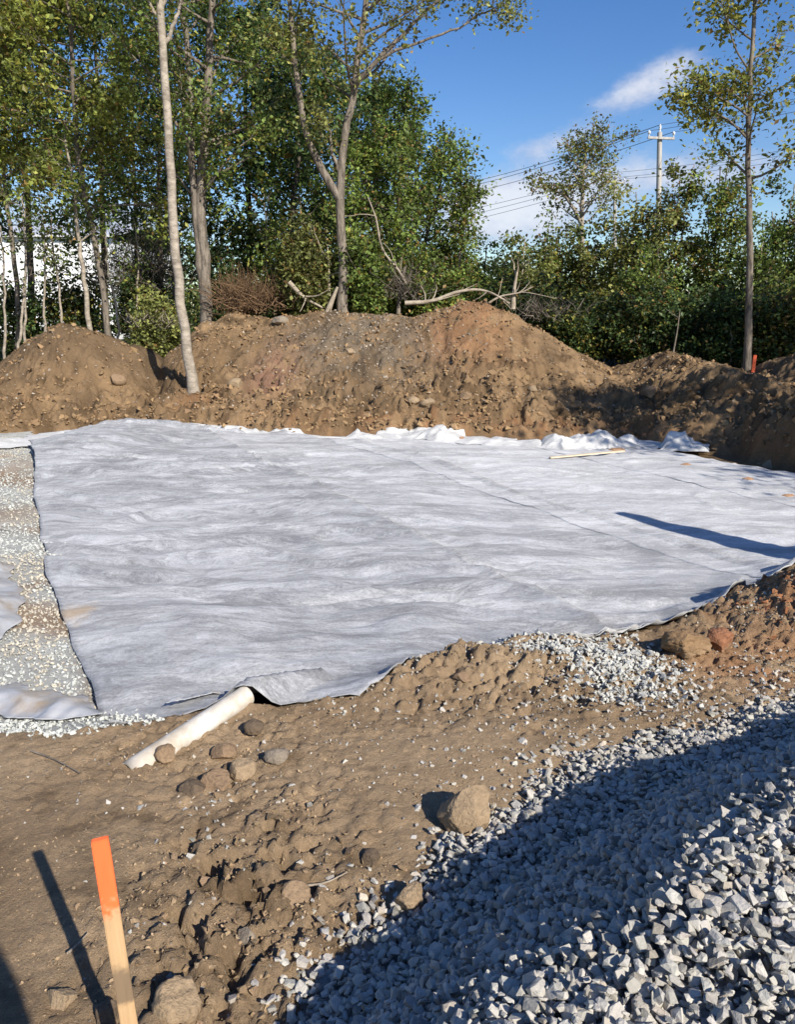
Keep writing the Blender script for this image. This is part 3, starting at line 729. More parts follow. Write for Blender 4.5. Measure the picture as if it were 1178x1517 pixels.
rock('cobble', 248, 1125, 36, 28, 23, BRN, 'brown clod lying against the lower end of the white pipe', sink=0.15, facets=3)
rock('cobble', 38, 1058, 30, 20, 24, BRN, 'brown clod lying on the clear plastic at the left edge', sink=0.05, facets=3)
rock('cobble', 96, 1067, 14, 10, 25, BRN, 'small brown clod on the pale stone right of the plastic', sink=0.05, facets=3)
rock('rock', 552, 1275, 34, 26, 26, DRK, 'dark half buried stone between the two tan rocks', sink=0.3)
rock('rock', 365, 1398, 34, 50, 27, GRY, 'upright dark stone in the churned dirt left of the gravel', sink=0.45)
rock('rock', 436, 1325, 50, 48, 28, (0.27, 0.19, 0.12), 'earthy mound-shaped stone by the curved root in the churned dirt', sink=0.58, facets=4)
rock('rock', 420, 1282, 24, 16, 29, SAND, 'small pale stone above the churned dirt', sink=0.2)
for i, (px, py, w, h, c, lab) in enumerate([(685, 1010, 30, 18, BRN, 'brown clod on the dirt lip in front of the fabric'), (1065, 960, 46, 40, (0.28, 0.13, 0.07), 'dark red clay lump right of the round boulder'),
        (518, 522, 14, 10, SAND, 'pale stone high on the grey part of the dirt bank'), (612, 596, 20, 14, SAND, 'pale stone, left of a pair low on the dirt bank'), (634, 598, 22, 14, SAND, 'pale stone, right of a pair low on the dirt bank'),
        (415, 478, 26, 16, GRY, 'grey-brown boulder on the crest of the bank by the brown brush'), (690, 588, 18, 12, BRN, 'brown stone low on the bank under its highest hump'), (965, 585, 26, 22, BRN, 'brown stone in the half shaded hollow of the bank'),
        (175, 565, 26, 20, BRN, 'brown clod on the left dirt heap'), (350, 572, 26, 20, SAND, 'tan stone just right of the pale leaning trunk'), (790, 578, 16, 12, SAND, 'small tan stone on the right end of the bank slope')]):
    Yv = None if py > 640 else {518: 14.4, 612: 13.0, 634: 13.0, 415: 15.2, 690: 13.2, 965: 13.0, 175: 13.0, 350: 13.4, 90: 13.9, 790: 13.2}[px]
    if Yv:                                     # march to where the bank is met
        for Yt in np.arange(11.0, 16.0, 0.02):
            pt = at_y(px, py, Yt)
            if zg(pt[0], pt[1]) >= pt[2]: Yv = Yt; break
    rock('stone' if py < 640 else 'clod', px, py, w, h, 40 + i, c, lab, Y=Yv, sink=0.2 if py > 640 else 0.38, group='stones on the dirt bank' if py < 640 else 'loose rocks around the fabric', facets=6)

# ------------------------------------------------------------------ fabric
far_px = [(-200, 650), (50, 662), (90, 648), (140, 633), (200, 631), (300, 637), (380, 642), (540, 645), (750, 652), (930, 648), (1000, 655), (1090, 668), (1178, 688), (1300, 720)]
_far = np.array([at_z(px, py, PAD + .06)[:2] for px, py in far_px])
def inside_far(x): return np.interp(x, _far[:, 0], _far[:, 1]) - 0.10
def rfar(q):
    q = np.atleast_1d(q); out = np.zeros(len(q))
    for i, qq in enumerate(q):
        r = np.arange(3.5, 16, 0.02); x, y = xy(qq, r); bad = np.where(y > inside_far(x))[0]; out[i] = r[bad[0]] if len(bad) else 16
    return out


def wrinkle(x, y):
    q, r = qr(x, y)
    wl = 1 - sst(2.2, 5.0, q)
    ph = y * 1.0 + 0.55 * fbm(x, y, 2.2, 3, 401) + 0.10 * x
    a = np.abs(perlin(x * 0.45 + 3, ph * 3.0, 411)); b = np.abs(perlin(x * 0.9, ph * 6.5 + 0.3 * x, 421)); c = fbm(x, y, 0.35, 3, 431)
    w = (0.030 + 0.050 * wl) * (0.45 - a) + (0.006 + 0.022 * wl) * (0.4 - b) + 0.010 * c
    cr = np.abs(perlin(x * 0.9 + 0.5 * y + 7, y * 0.55 - 0.2 * x, 435)); w = w + 0.022 * np.exp(-(cr / 0.035) ** 2) * sst(0.0, 0.4, fbm(x, y, 1.3, 2, 437)); cr2 = np.abs(perlin(x * 1.7 - 0.9 * y, y * 1.2 + 0.4 * x, 436)); w = w + 0.012 * np.exp(-(cr2 / 0.05) ** 2) * sst(0.1, 0.5, fbm(x, y, 0.9, 2, 438))
    hump = 0.17 * gauss(x, y, *at_z(150, 668, PAD)[:2], 0.9, 1.4) + 0.05 * gauss(x, y, *at_z(640, 700, PAD)[:2], 1.2, 1.0)
    # rumples along the front right edge
    din = r - rfront(q); fr = np.exp(-(din / 0.25) ** 2) * sst(2.2, 3.0, q)
    w = w + fr * (0.13 * np.abs(fbm(x, y, 0.34, 3, 441)) + 0.01) + 0.02 * np.exp(-(din / 0.3) ** 2)
    p = at_z(340, 1035, PAD); w = w + 0.04 * gauss(x, y, p[0] + .02, p[1] + .16, 0.20, 0.16)
    return w + hump + 0.05


PA = at_z(205, 1128, 0.0); PB = at_z(366, 1041, 0.0); PA[2] = zg(PA[0], PA[1]) - 0.015; PB[2] = 0.035; PD = (PB - PA); PL = float(np.hypot(PD[0], PD[1])); PD2 = PL


def fabric(q0, q1, lift, mat, label, r_lo=None, dq=0.035, dr=0.04, curl='right'):
    nq = int((q1 - q0) / dq) + 1; Q = np.linspace(q0, q1, nq); lo = rfront(Q) - 0.03 + 0.07 * fbm(Q, Q * 0, 0.5, 4, 451); hi = rfar(Q)
    if r_lo is not None: lo = np.maximum(lo, r_lo)
    nr = int((hi - lo).max() / dr) + 1; V = np.linspace(0, 1, nr)[None, :]
    Rr = lo[:, None] + (hi - lo)[:, None] * V; QQ = np.repeat(Q[:, None], nr, 1)
    # slightly wandering side edges
    e = np.linspace(-1, 1, nq)[:, None]; QQ = QQ + 0.06 * np.abs(e) ** 6 * fbm(Rr, Rr * 0 + q0, 1.1, 3, 461)
    QQ = QQ + (0.16 * sst(6.5, 11, Rr) - 0.05 * np.exp(-((Rr - 5.5) / 1.5) ** 2)) * (1 - (e + 1) / 2) ** 3 * (q0 < 1)
    X, Y = xy(QQ.ravel(), Rr.ravel())
    W = wrinkle(X, Y); q_, r_ = qr(X, Y); fe = sst(0.02, 0.42, r_ - rfront(q_))
    Z = (1 - fe) * (np.where(Y < 7, Zyard(X, Y), yard_smooth(X, Y) - 0.03) - 0.012 + 0.034 * fbm(X, Y, 0.35, 3, 453) + 0.45 * np.maximum(W - 0.05, 0)) + fe * (yard_smooth(X, Y) + W) + lift
    Z = np.maximum(Z, np.where((Y < 5.5) & (r_ - rfront(q_) > 0.10), Zyard(X, Y) + 0.005 + lift * 0.5, -9))
    wav = np.clip(0.15 + 1.5 * fbm(r_, r_ * 0 + q0, 0.9, 3, 457), 0, 1)
    Z = Z + (0.016 * np.exp(-np.maximum(q1 - q_, 0) / 0.035) if curl == 'right' else 0.007 * wav * np.exp(-np.maximum(q_ - q0, 0) / 0.05))
    rel = np.stack([X - PA[0], Y - PA[1]], -1); ss = rel @ PD[:2] / PD2; dp = np.abs(rel[:, 0] * PD[1] - rel[:, 1] * PD[0]) / PD2; zt = PA[2] + (PB[2] - PA[2]) * ss / PL + 0.058 - np.maximum(dp - 0.03, 0) * 1.5; Z = np.where((ss > PL - 0.13) & (ss < PL + 0.5) & (dp < 0.12), np.maximum(Z, zt - np.maximum(ss - PL - 0.05, 0) * 0.4), Z)
    le = np.exp(-np.maximum(q_ - 0.30, 0) / 0.10); Z = Z - 0.030 * le * fe
    zb, t = Zbank(X, Y); Z = Z + np.where(t > -0.05, 0.6 * np.clip(zb - PAD, 0, 0.12), 0)
    n = nq * nr; top = np.stack([X, Y, Z], -1)
    me = make_mesh('geotextile_sheet', top, grid_faces(nq, nr)[:, ::-1], True)
    o = obj('geotextile_sheet', me, mat)
    sm = o.modifiers.new('Solidify', 'SOLIDIFY'); sm.thickness = 0.002; sm.offset = -1
    return tag(o, label, 'fabric sheet', 'overlapping strips of geotextile on the pad')


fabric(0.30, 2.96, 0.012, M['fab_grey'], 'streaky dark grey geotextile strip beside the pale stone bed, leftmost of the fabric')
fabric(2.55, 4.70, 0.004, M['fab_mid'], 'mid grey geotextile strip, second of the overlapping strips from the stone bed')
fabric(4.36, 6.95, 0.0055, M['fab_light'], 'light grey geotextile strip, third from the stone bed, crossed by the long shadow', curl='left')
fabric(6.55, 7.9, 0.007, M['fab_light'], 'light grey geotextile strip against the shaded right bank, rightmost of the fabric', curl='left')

# stone bed left of the fabric
def stone_bed():
    xs = np.arange(-7.5, -0.6, 0.06); ys = np.arange(2.4, 12.6, 0.06); X, Y = np.meshgrid(xs, ys, indexing='ij'); x, y = X.ravel(), Y.ravel(); q, r = qr(x, y)
    fe = sst(0.0, 0.3, r - rfront(q)); Z = (1 - fe) * (Zyard(x, y) - 0.006) + fe * (yard_smooth(x, y) + 0.03) + 0.012 * fe * fbm(x, y, 0.5, 3, 471)
    keep = (q < 0.65) & (q > -2.2) & (r > rfront(q) - 0.02) & (y < ybase(x) + 0.1)
    Fc = grid_faces(len(xs), len(ys)); kf = keep[Fc].all(1)
    n = fbm(x, y, 1.0, 4, 481); c = np.repeat([[0.56, 0.56, 0.52]], len(x), 0); c = lerp(c, np.array([0.42, 0.31, 0.22]), sst(-0.05, 0.35, n))
    # bare soil further back
    s = np.clip(gauss(x, y, *at_z(10, 700, PAD)[:2], 0.30, 0.8) + gauss(x, y, *at_z(15, 765, PAD)[:2], 0.34, 0.5), 0, 1); c = lerp(c, np.array([0.42, 0.30, 0.20]), 0.7 * s)
    me = make_mesh('stone_bed', np.stack([x, y, Z], -1), Fc[kf], True, c); obj('stone_bed', me, M['soil'], kind='structure')
    P = []
    while len(P) < 11000:
        a = rng.uniform(-6, -0.7, 6000); b = rng.uniform(2.5, 11.5, 6000); q, r = qr(a, b)
        d = np.clip(1.1 - 0.09 * b, 0.3, 1) * (1 - 0.6 * np.clip(gauss(a, b, *at_z(10, 700, PAD)[:2], 0.28, 0.7) + gauss(a, b, *at_z(15, 765, PAD)[:2], 0.30, 0.45), 0, 1))
        k = (q < 0.5) & (q > -1.6) & (r > rfront(q) - 0.10) & (rng.random(6000) < d) & (a > -0.56 * b - 0.35); P += list(zip(a[k], b[k]))
    P = np.array(P[:11000]); s = np.clip(rng.lognormal(math.log(0.0098), 0.3, len(P)), 0.006, 0.017); q, r = qr(P[:, 0], P[:, 1]); fe = sst(0.0, 0.3, r - rfront(q)); z = (1 - fe) * Zyard(P[:, 0], P[:, 1]) + fe * (yard_smooth(P[:, 0], P[:, 1]) + 0.034) + rng.uniform(0, 0.006, len(P))
    c = rng.uniform(0.46, 0.58, (len(P), 1)) * np.array([0.97, 1.0, 0.93])[None]; pk = fbm(P[:, 0], P[:, 1], 0.8, 3, 485) + rng.normal(0, 0.10, len(P)) > 0.05; c[pk] *= np.array([0.98, 0.87, 0.76])
    tag(scatter('bed_stones', np.c_[P, z], s, c, M['stone']), 'bed of small whitish and pinkish stones along the left edge of the fabric', 'gravel')
stone_bed()


def crumple(name, ctrl, mat, label, cat, width, amp, seed, z_off=0.06, n=None, m=26, lean=0.0, grp=None, sc=0.25):
    """a loose crumpled strip laid along ground points"""
    P = smooth_path(np.array([[*at_z(px, py, PAD + 0.04)[:2], 0] for px, py in ctrl]), n or 160)
    T = np.gradient(P, axis=0); T /= np.linalg.norm(T, axis=1)[:, None]; Nn = np.stack([-T[:, 1], T[:, 0], T[:, 2] * 0], -1)
    k = len(P); v = np.linspace(-0.5, 0.5, m); u = np.linspace(0, 1, k)
    wv = width * (0.75 + 0.5 * fbm(u * 9, u * 0, 1.0, 3, seed)) * np.clip(np.sin(np.pi * np.clip(u, 0.01, .99)) * 3, 0.03, 1)
    endf = np.clip(np.sin(np.pi * np.clip(u, 0.0, 1.0)) * 4, 0.0, 1)
    X = P[:, None, 0] + Nn[:, None, 0] * v[None] * wv[:, None]; Y = P[:, None, 1] + Nn[:, None, 1] * v[None] * wv[:, None]; x, y = X.ravel(), Y.ravel()
    zb, t = Zbank(x, y); base = yard_smooth(x, y) + z_off + np.where(t > -0.2, 0.6 * np.clip(zb - PAD, 0, 0.15), 0)
    prof = np.clip(np.cos(np.pi * v), 0.12, 1)[None] * np.ones((k, 1))
    U = np.repeat(u[:, None], m, 1).ravel() * 12; hgt = np.clip(0.55 + 0.9 * fbm(U, U * 0 + 2, 2.2, 2, seed + 7), 0.12, 1.3); fold = 1 - np.abs(fbm(x * 0.8 + y * 0.35, y - 0.3 * x, sc * 1.6, 4, seed + 3, 0.6)) * 2.2
    a = amp * hgt * (0.45 + 0.55 * fold) * prof.ravel() ** 1.3 * np.repeat(endf[:, None], m, 1).ravel()
    x = x + 0.25 * amp * fbm(x, y, sc * .8, 2, seed + 11); y = y + lean * a
    me = make_mesh(name, np.stack([x, y, base + a], -1), grid_faces(k, m), True); o = obj(name, me, mat)
    sm = o.modifiers.new('Solidify', 'SOLIDIFY'); sm.thickness = 0.003
    return tag(o, label, cat, grp)


crumple('white_sheet', [(500, 652), (600, 648), (680, 652), (760, 658), (830, 660)], M['white_cloth'], 'crumpled white sheet along the far edge of the fabric below the highest hump', 'sheet', 0.9, 0.15, 501, sc=0.34)
crumple('white_sheet', [(800, 664), (870, 660), (935, 660), (1000, 664), (1050, 672)], M['white_cloth'], 'crumpled white sheet bunched into peaks at the far right of the fabric', 'sheet', 1.0, 0.27, 521, sc=0.42)
crumple('white_sheet', [(-160, 660), (-40, 660), (40, 655), (110, 645), (170, 640)], M['white_cloth'], 'white sheet folded over the ground at the far left corner of the fabric', 'sheet', 1.3, 0.10, 541)
crumple('white_sheet', [(95, 648), (150, 637), (230, 636), (320, 641), (420, 647), (520, 650)], M['white_cloth'], 'thin white folded margin along the far edge of the dark grey strip', 'sheet', 0.30, 0.03, 551, m=12, sc=0.9)
crumple('plastic_sheet', [(-240, 1000), (-120, 1020), (-20, 1035), (70, 1052), (150, 1072)], M['plastic'], 'translucent plastic sheet lying over the stone bed near the fabric corner', 'plastic sheet', 0.34, 0.07, 561, 0.05, m=20, sc=0.4)
crumple('plastic_sheet', [(-90, 780), (-40, 830), (-12, 880), (-14, 930), (-60, 985)], M['plastic'], 'translucent plastic flap at the left picture edge halfway up the stone bed', 'plastic sheet', 0.40, 0.10, 581, 0.05, m=20)
crumple('plastic_sheet', [(248, 1078), (290, 1062), (330, 1047)], M['plastic'], 'scrap of clear plastic showing under the fabric behind the white pipe', 'plastic sheet', 0.10, 0.03, 591, 0.05, n=40, m=10)


def soil_lump(px, py, wpx, hpx, seed, label, zoff=0.055):
    p = at_z(px, py, PAD + 0.05); zc = p[1] * math.cos(PITCH) + (CAM_H - p[2]) * math.sin(PITCH); w = wpx / F * zc / 2
    n = 26; m = 14; th = np.linspace(0, 2 * np.pi, n, endpoint=False); rr = np.linspace(0, 1, m)
    out = 1 + 0.35 * fbm(np.cos(th) * 1.5 + seed, np.sin(th) * 1.5, 1.0, 3, seed)
    X = p[0] + (rr[:, None] * (out * np.cos(th))[None]) * w; Y = p[1] + (rr[:, None] * (out * np.sin(th))[None]) * w * 0.7; x, y = X.ravel(), Y.ravel()
    zt = yard_smooth(x, y) + wrinkle(x, y) + 0.012 + (zoff - 0.055); zb, t = Zbank(x, y); zt = np.maximum(zt, np.where(t > -0.05, zb + 0.05, -9))
    z = zt + (np.repeat((1 - rr ** 2)[:, None], n, 1).ravel()) * (hpx / F * zc) * (0.8 + 0.5 * fbm(x, y, 0.08, 3, seed)) - 0.012 * np.repeat(rr[:, None], n, 1).ravel()
    i = np.arange(m - 1)[:, None] * n; j = np.arange(n); Fc = np.stack([i + j, i + n + j, i + n + (j + 1) % n, i + (j + 1) % n], -1).reshape(-1, 4)
    me = make_mesh('soil_lump', np.stack([x, y, z], -1), Fc, True, np.array([[0.36, 0.215, 0.125]]) * (0.8 + 0.5 * rng.random((len(x), 1))))
    tag(obj('soil_lump', me, M['clod']), label, 'soil', 'orange soil spilled on the fabric')
soil_lump(685, 652, 24, 5, 601, 'orange soil on the white sheet below the highest hump of the bank')
soil_lump(915, 668, 30, 4, 602, 'orange soil beside the right end of the lath on the fabric')
soil_lump(1016, 694, 20, 3, 603, 'orange soil crumbs on the fabric in front of the shaded bank')
soil_lump(1108, 714, 24, 3, 604, 'orange soil crumbs, middle of three on the right of the fabric')
soil_lump(1168, 736, 24, 3, 605, 'orange soil crumbs at the right picture edge on the fabric')

# ------------------------------------------------------------------ pipe, stakes, laths
def pipe():
    a, b = PA.copy(), PB.copy(); d = b - a; L = np.linalg.norm(d); d /= L; P = np.array([a - d * 0.05 + d * t * (L + 0.05) for t in np.linspace(0, 1, 14)])
    r = 0.044; Vo, Fo = tube(P, r, 28, False); Vi, Fi = tube(P, r - 0.005, 28, False)
    k, n = 14, 28; j = np.arange(n); jn = (j + 1) % n; o = len(Vo)
    rim0 = np.stack([j, jn, o + jn, o + j], -1); e = (k - 1) * n; rim1 = np.stack([e + jn, e + j, o + e + j, o + e + jn], -1)
    root = thing('drain_pipe', 'white plastic drain pipe sticking out from under the fabric corner into the dirt', 'pipe')
    obj('pipe_wall', make_mesh('pipe_wall', np.vstack([Vo, Vi]), np.vstack([Fo, (Fi + o)[:, ::-1], rim0, rim1]), True), M['pvc'], root)
    return root
pipe()


def box_bar(P0, P1, w, t, up=(0, 0, 1), taper=None):
    P0 = np.array(P0, float); P1 = np.array(P1, float); d = P1 - P0; L = np.linalg.norm(d); d /= L
    a = np.cross(d, up); a /= np.linalg.norm(a); b = np.cross(a, d)
    bm = bmesh.new(); vs = []
    for s, k in ((0, taper or 1), (0.06, 1), (0.5, 1), (0.97, 1), (1, 0.96)):
        c = P0 + d * L * s; vs.append([bm.verts.new(c + a * (w / 2) * k * i + b * (t / 2) * j) for i, j in ((-1, -1), (1, -1), (1, 1), (-1, 1))])
    for q in range(4):
        for i in range(4): bm.faces.new((vs[q][i], vs[q][(i + 1) % 4], vs[q + 1][(i + 1) % 4], vs[q + 1][i]))
    bm.faces.new(vs[0][::-1]); bm.faces.new(vs[-1]); bmesh.ops.recalc_face_normals(bm, faces=bm.faces)
    bmesh.ops.bevel(bm, geom=[e for e in bm.edges if e.calc_face_angle(0) > 0.8], offset=min(w, t) * 0.12, segments=2, affect='EDGES')
    me = bpy.data.meshes.new('bar'); bm.to_mesh(me); bm.free(); return me


def mat_stake():
    m, t, b = material('stake_wood_paint'); tcx = t.new('ShaderNodeTexCoord'); P = tcx.outputs['Object']; s = t.new('ShaderNodeSeparateXYZ'); t.l.new(P, s.inputs[0])
    n = t.noise(t.mapping(P, (14, 14, 1.2)), 6, 5, 0.6); fine = t.noise(P, 60, 4, 0.6)
    wood = t.mix(n, (0.36, 0.22, 0.11, 1), (0.60, 0.41, 0.22, 1))
    shadow_band = t.math('MULTIPLY', t.smooth(t.math('ADD', s.outputs[2], t.math('MULTIPLY', fine, 0.03)), 0.30, 0.32), t.smooth(t.math('ADD', s.outputs[2], t.math('MULTIPLY', fine, 0.05)), 0.385, 0.42, 1, 0))  # cast shadow across the stake, painted dark into the wood colour
    wood = t.mix(t.math('MULTIPLY', shadow_band, 0.72), wood, (0.10, 0.075, 0.055, 1))
    pm = t.smooth(t.math('ADD', s.outputs[2], t.math('MULTIPLY', t.math('SUBTRACT', fine, 0.5), 0.16)), 0.485, 0.535)
    c = t.mix(pm, wood, t.mix(n, (0.80, 0.13, 0.035, 1), (0.88, 0.18, 0.05, 1)))
    t.l.new(c, b.inputs['Base Color']); b.inputs['Roughness'].default_value = 0.65; t.l.new(t.bump(n, 0.3, 0.003), b.inputs['Normal'])
    return m
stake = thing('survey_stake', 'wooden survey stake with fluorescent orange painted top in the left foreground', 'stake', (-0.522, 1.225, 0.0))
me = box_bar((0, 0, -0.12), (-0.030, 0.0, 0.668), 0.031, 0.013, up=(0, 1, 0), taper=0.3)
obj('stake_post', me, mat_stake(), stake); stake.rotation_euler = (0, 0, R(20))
p1 = at_z(815, 678, PAD + 0.08); p2 = at_z(925, 668, PAD + 0.10)
tag(obj('wooden_lath', box_bar(p1, p2, 0.05, 0.018), M['lath']), 'pale wooden lath lying flat at the far right of the fabric', 'lath')

# curved root on the dirt, twigs
def ground_stick(pxs, r, mat, label, name='twig', lift=0.01, cat='twig'):
    P = []
    for px, py in pxs:
        p = at_z(px, py, 0)
        for _ in range(4): p = at_z(px, py, zg(p[0], p[1]) + lift)
        P.append(p)
    P = smooth_path(P, 16); V, Fc = tube(P, np.linspace(r, r * 0.4, 16), 6)
    tag(obj(name, make_mesh(name, V, Fc, True), mat), label, cat, 'sticks on the dirt')
ground_stick([(455, 1312), (480, 1308), (515, 1292)], 0.004, M['dead_wood'], 'thin curved pale root lying in the churned dirt', 'root', 0.015, 'root')
ground_stick([(45, 1112), (80, 1125), (118, 1145)], 0.004, M['twig'], 'dark bent twig on the dirt below the pale stones')
ground_stick([(100, 1412), (118, 1395), (130, 1382)], 0.004, M['dead_wood'], 'short pale twig crossing the shadow of the stake', lift=0.02)

# ------------------------------------------------------------------ trees
def leaf_mesh(C, size, cols, aspect=0.62, up=0.55, tri=False):
    n = len(C); d = rng.normal(size=(n, 3)); d[:, 2] *= 0.7; d[:, 2] -= 0.25; d /= np.linalg.norm(d, axis=1)[:, None]
    nn = rng.normal(size=(n, 3)); nn[:, 2] += up * 2.0; nn -= (nn * d).sum(1)[:, None] * d; nn /= np.linalg.norm(nn, axis=1)[:, None] + 1e-9
    s = np.cross(nn, d); L = size[:, None]
    a = C; b = C + d * L * 0.45 + s * L * aspect * 0.5 + nn * L * 0.08; c = C + d * L; e = C + d * L * 0.45 - s * L * aspect * 0.5 + nn * L * 0.08
    if tri: return make_mesh('crown', np.stack([a, b + (b - e) * 0.2, c], 1).reshape(-1, 3), np.arange(n * 3).reshape(-1, 3), False, np.repeat(cols, 3, 0))
    V = np.stack([a, b, c, e], 1).reshape(-1, 3); Fc = np.arange(n * 4).reshape(-1, 4)
    return make_mesh('crown', V, Fc, False, np.repeat(cols, 4, 0))


GREEN = np.array([0.110, 0.155, 0.036]); YELLOW = np.array([0.235, 0.225, 0.045]); DKGREEN = np.array([0.048, 0.078, 0.024]); RUST = np.array([0.19, 0.12, 0.04]); OLIVE = np.array([0.150, 0.165, 0.050])


def leaf_cols(n, base, clump, rust=0.03, yel=0.1):
    v = np.clip(rng.normal(1.0, 0.22, n), 0.45, 1.7)[:, None] * clump[:, None]
    c = np.repeat(base[None], n, 0); k = rng.random(n); c = np.where((k < yel)[:, None], YELLOW[None], c); c = np.where((k > 1 - rust)[:, None], RUST[None], c)
    return np.clip(c * v * 1.15, 0.008, 0.5)


def branch(start, direc, length, k=7, curve=0.25, wob=0.12, g=None):
    g = g or rng; d = np.array(direc, float); d /= np.linalg.norm(d); P = [np.array(start, float)]; st = length / (k - 1)
    for i in range(k - 1):
        d = d + np.array([0, 0, curve / (k - 1)]) + g.normal(0, wob, 3) * np.array([1, 1, 0.7]); d /= np.linalg.norm(d); P.append(P[-1] + d * st)
    return np.array(P)


def woody(name, label, stems, r0, r1, limbs, crown, leaf, base, group='trees at the edge of the clearing', bark='bark_grey', cat='tree', t0=0.3, t1=1.0, elev=(0.2, 0.8), prof=None,
          twigs=8, per=36, spread=0.13, curve=0.25, rust=0.03, yel=0.1, big_limbs=(), seed=1, root=None, sides=9, limb_objs=True, side=None, droop=0.0, twl=0.42, clumpiness=0.45):
    """stems: list of world polylines; limbs: count per stem; crown: limb length at its longest"""
    global rng
    rng = np.random.default_rng(seed); o0 = np.array(stems[0][0], float)
    T = thing(name, label, cat, tuple(o0), group); leavesC, clump, tw = [], [], []
    allst = [(s, r0 if i == 0 else r0 * 0.75) for i, s in enumerate(stems)]
    def emit(Pl, Rl, pname, sd=6):
        V, Fc = tube(Pl - o0, Rl, sd); obj(pname, make_mesh(pname, V, Fc, True), M[bark], T)
    def foliage(P, L):
        for j in range(twigs):
            t = rng.uniform(0.25, 1.0) if j else 1.0; i = t * (len(P) - 1); a = int(min(i, len(P) - 2)); p = P[a] + (P[a + 1] - P[a]) * (i - a)
            d = P[-1] - P[0]; d /= np.linalg.norm(d) + 1e-9; d = d + rng.normal(0, 0.75, 3); d[2] -= droop
            B = branch(p, d, max(L * twl * rng.uniform(0.5, 1.1), 0.15), 4, 0.1 - droop, 0.18); tw.append((B, 0.006))
            n = max(3, int(per * rng.uniform(0.4, 1.5))); u = rng.uniform(0.2, 1.1, n); ii = np.clip(u, 0, 0.999) * 3; ai = ii.astype(int)
            leavesC.append(B[ai] + (B[ai + 1] - B[ai]) * (ii - ai)[:, None] + rng.normal(0, spread, (n, 3))); clump.append(np.full(n, np.clip(rng.normal(1, clumpiness), 0.35, 2.0)))
    for si, (S, ra) in enumerate(allst):
        S = smooth_path(S, 22); m = len(S); wob = rng.normal(0, 0.012, (m, 3)); wob[0] = 0; S = S + wob; rad = np.linspace(ra, r1, m); rad[:3] *= np.array([1.28, 1.1, 1.03])
        emit(S, rad, 'trunk', sides)
        for li in range(limbs):
            t = t0 + (t1 - t0) * ((li + rng.uniform(0.1, 0.9)) / limbs); i = t * (m - 1); a = int(min(i, m - 2)); p = S[a] + (S[a + 1] - S[a]) * (i - a)
            ang = li * 2.399 + rng.uniform(-0.5, 0.5)
            if side is not None: ang = side + rng.normal(0, 0.8)
            e = rng.uniform(*elev); L = crown * (prof(t) if prof else 1.0) * rng.uniform(0.65, 1.15)
            P = branch(p, (math.cos(ang) * math.cos(e), math.sin(ang) * math.cos(e), math.sin(e)), L, 7, curve)
            rb = min(rad[a] * 0.5, 0.012 + 0.016 * L)
            if limb_objs and rb > 0.012: emit(P, np.linspace(rb, 0.006, 7), 'limb', 6)
            else: tw.append((P, rb))
            foliage(P, L)
    for Bp, ra, fol in big_limbs:
        S = smooth_path(Bp, 16); S = S + rng.normal(0, 0.012, S.shape); emit(S, np.linspace(ra, ra * 0.3, 16), 'limb', 8)
        for li in range(fol):
            i = rng.uniform(0.35, 1.0) * 15; a = int(min(i, 14)); p = S[a] + (S[a + 1] - S[a]) * (i - a); d = rng.normal(size=3) * 0.9 + (S[-1] - S[0]) / np.linalg.norm(S[-1] - S[0]); d[2] = abs(d[2]) * 0.6
            L = crown * 0.5 * rng.uniform(0.5, 1.1); P = branch(p, d, L, 6, curve); tw.append((P, 0.012)); foliage(P, L)
    if tw and (limb_objs or cat == 'shrub' and False):
        V, Fc = join([tube(P - o0, np.linspace(r, r * 0.4, len(P)), 3, False) for P, r in tw]); obj('twigs', make_mesh('twigs', V, Fc, True), M['twig'] if bark != 'dead_wood' else M[bark], T, kind='stuff')
    if leavesC and per > 3:
        C = np.vstack(leavesC) - o0; n = len(C); obj('crown', leaf_mesh(C, leaf * np.clip(rng.lognormal(0, 0.25, n), 0.5, 1.8), leaf_cols(n, base, np.concatenate(clump), rust, yel), tri=(not limb_objs and cat == 'tree')), M['leaf'], T)
    return T


def path(Y, *pts, dy=None):
    out = []
    for i, (px, py) in enumerate(pts): out.append(at_y(px, py, Y + (dy[i] if dy else 0)))
    out[0][2] = min(out[0][2], zg(out[0][0], out[0][1]) - 0.02) if abs(out[0][0]) < 13 else out[0][2]
    return out


def lpath(Y, *pts): return [at_y(px, py, Y) for px, py in pts]


dome = lambda t: math.sin(math.pi * min(max((t - 0.05) * 0.9 + 0.12, 0), 1)) ** 0.6
cone = lambda t: max(0.12, 1.05 - t)

# the pale leaning trunk in front
woody('poplar_tree', 'tall pale grey trunk leaning left in front of the bank at the left', [path(13.3, (286, 577), (272, 480), (260, 380), (252, 260), (244, 120), (237, 0), (230, -130), (226, -260))], 0.088, 0.045, 10, 1.6, 0.075, GREEN,
      t0=0.70, elev=(0.5, 1.0), bark='bark_pale', seed=21, twigs=7, per=26, sides=12, big_limbs=[(lpath(13.3, (246, 62), (262, 25), (268, -10), (276, -60)), 0.035, 3), (lpath(13.3, (236, 30), (222, 5), (212, -40)), 0.03, 3)])
# twin trunk behind it
woody('maple_tree', 'twin-trunked grey maple right behind the pale leaning trunk', [path(16.0, (305, 480), (303, 400), (298, 320), (303, 200), (310, 80), (313, -40), (318, -200)), path(16.0, (300, 380), (290, 310), (283, 220), (280, 110), (268, 0), (262, -120))], 0.125, 0.04, 18, 1.9, 0.078, GREEN * 1.15,
      t0=0.32, prof=dome, seed=22, twigs=9, per=44, yel=0.14)
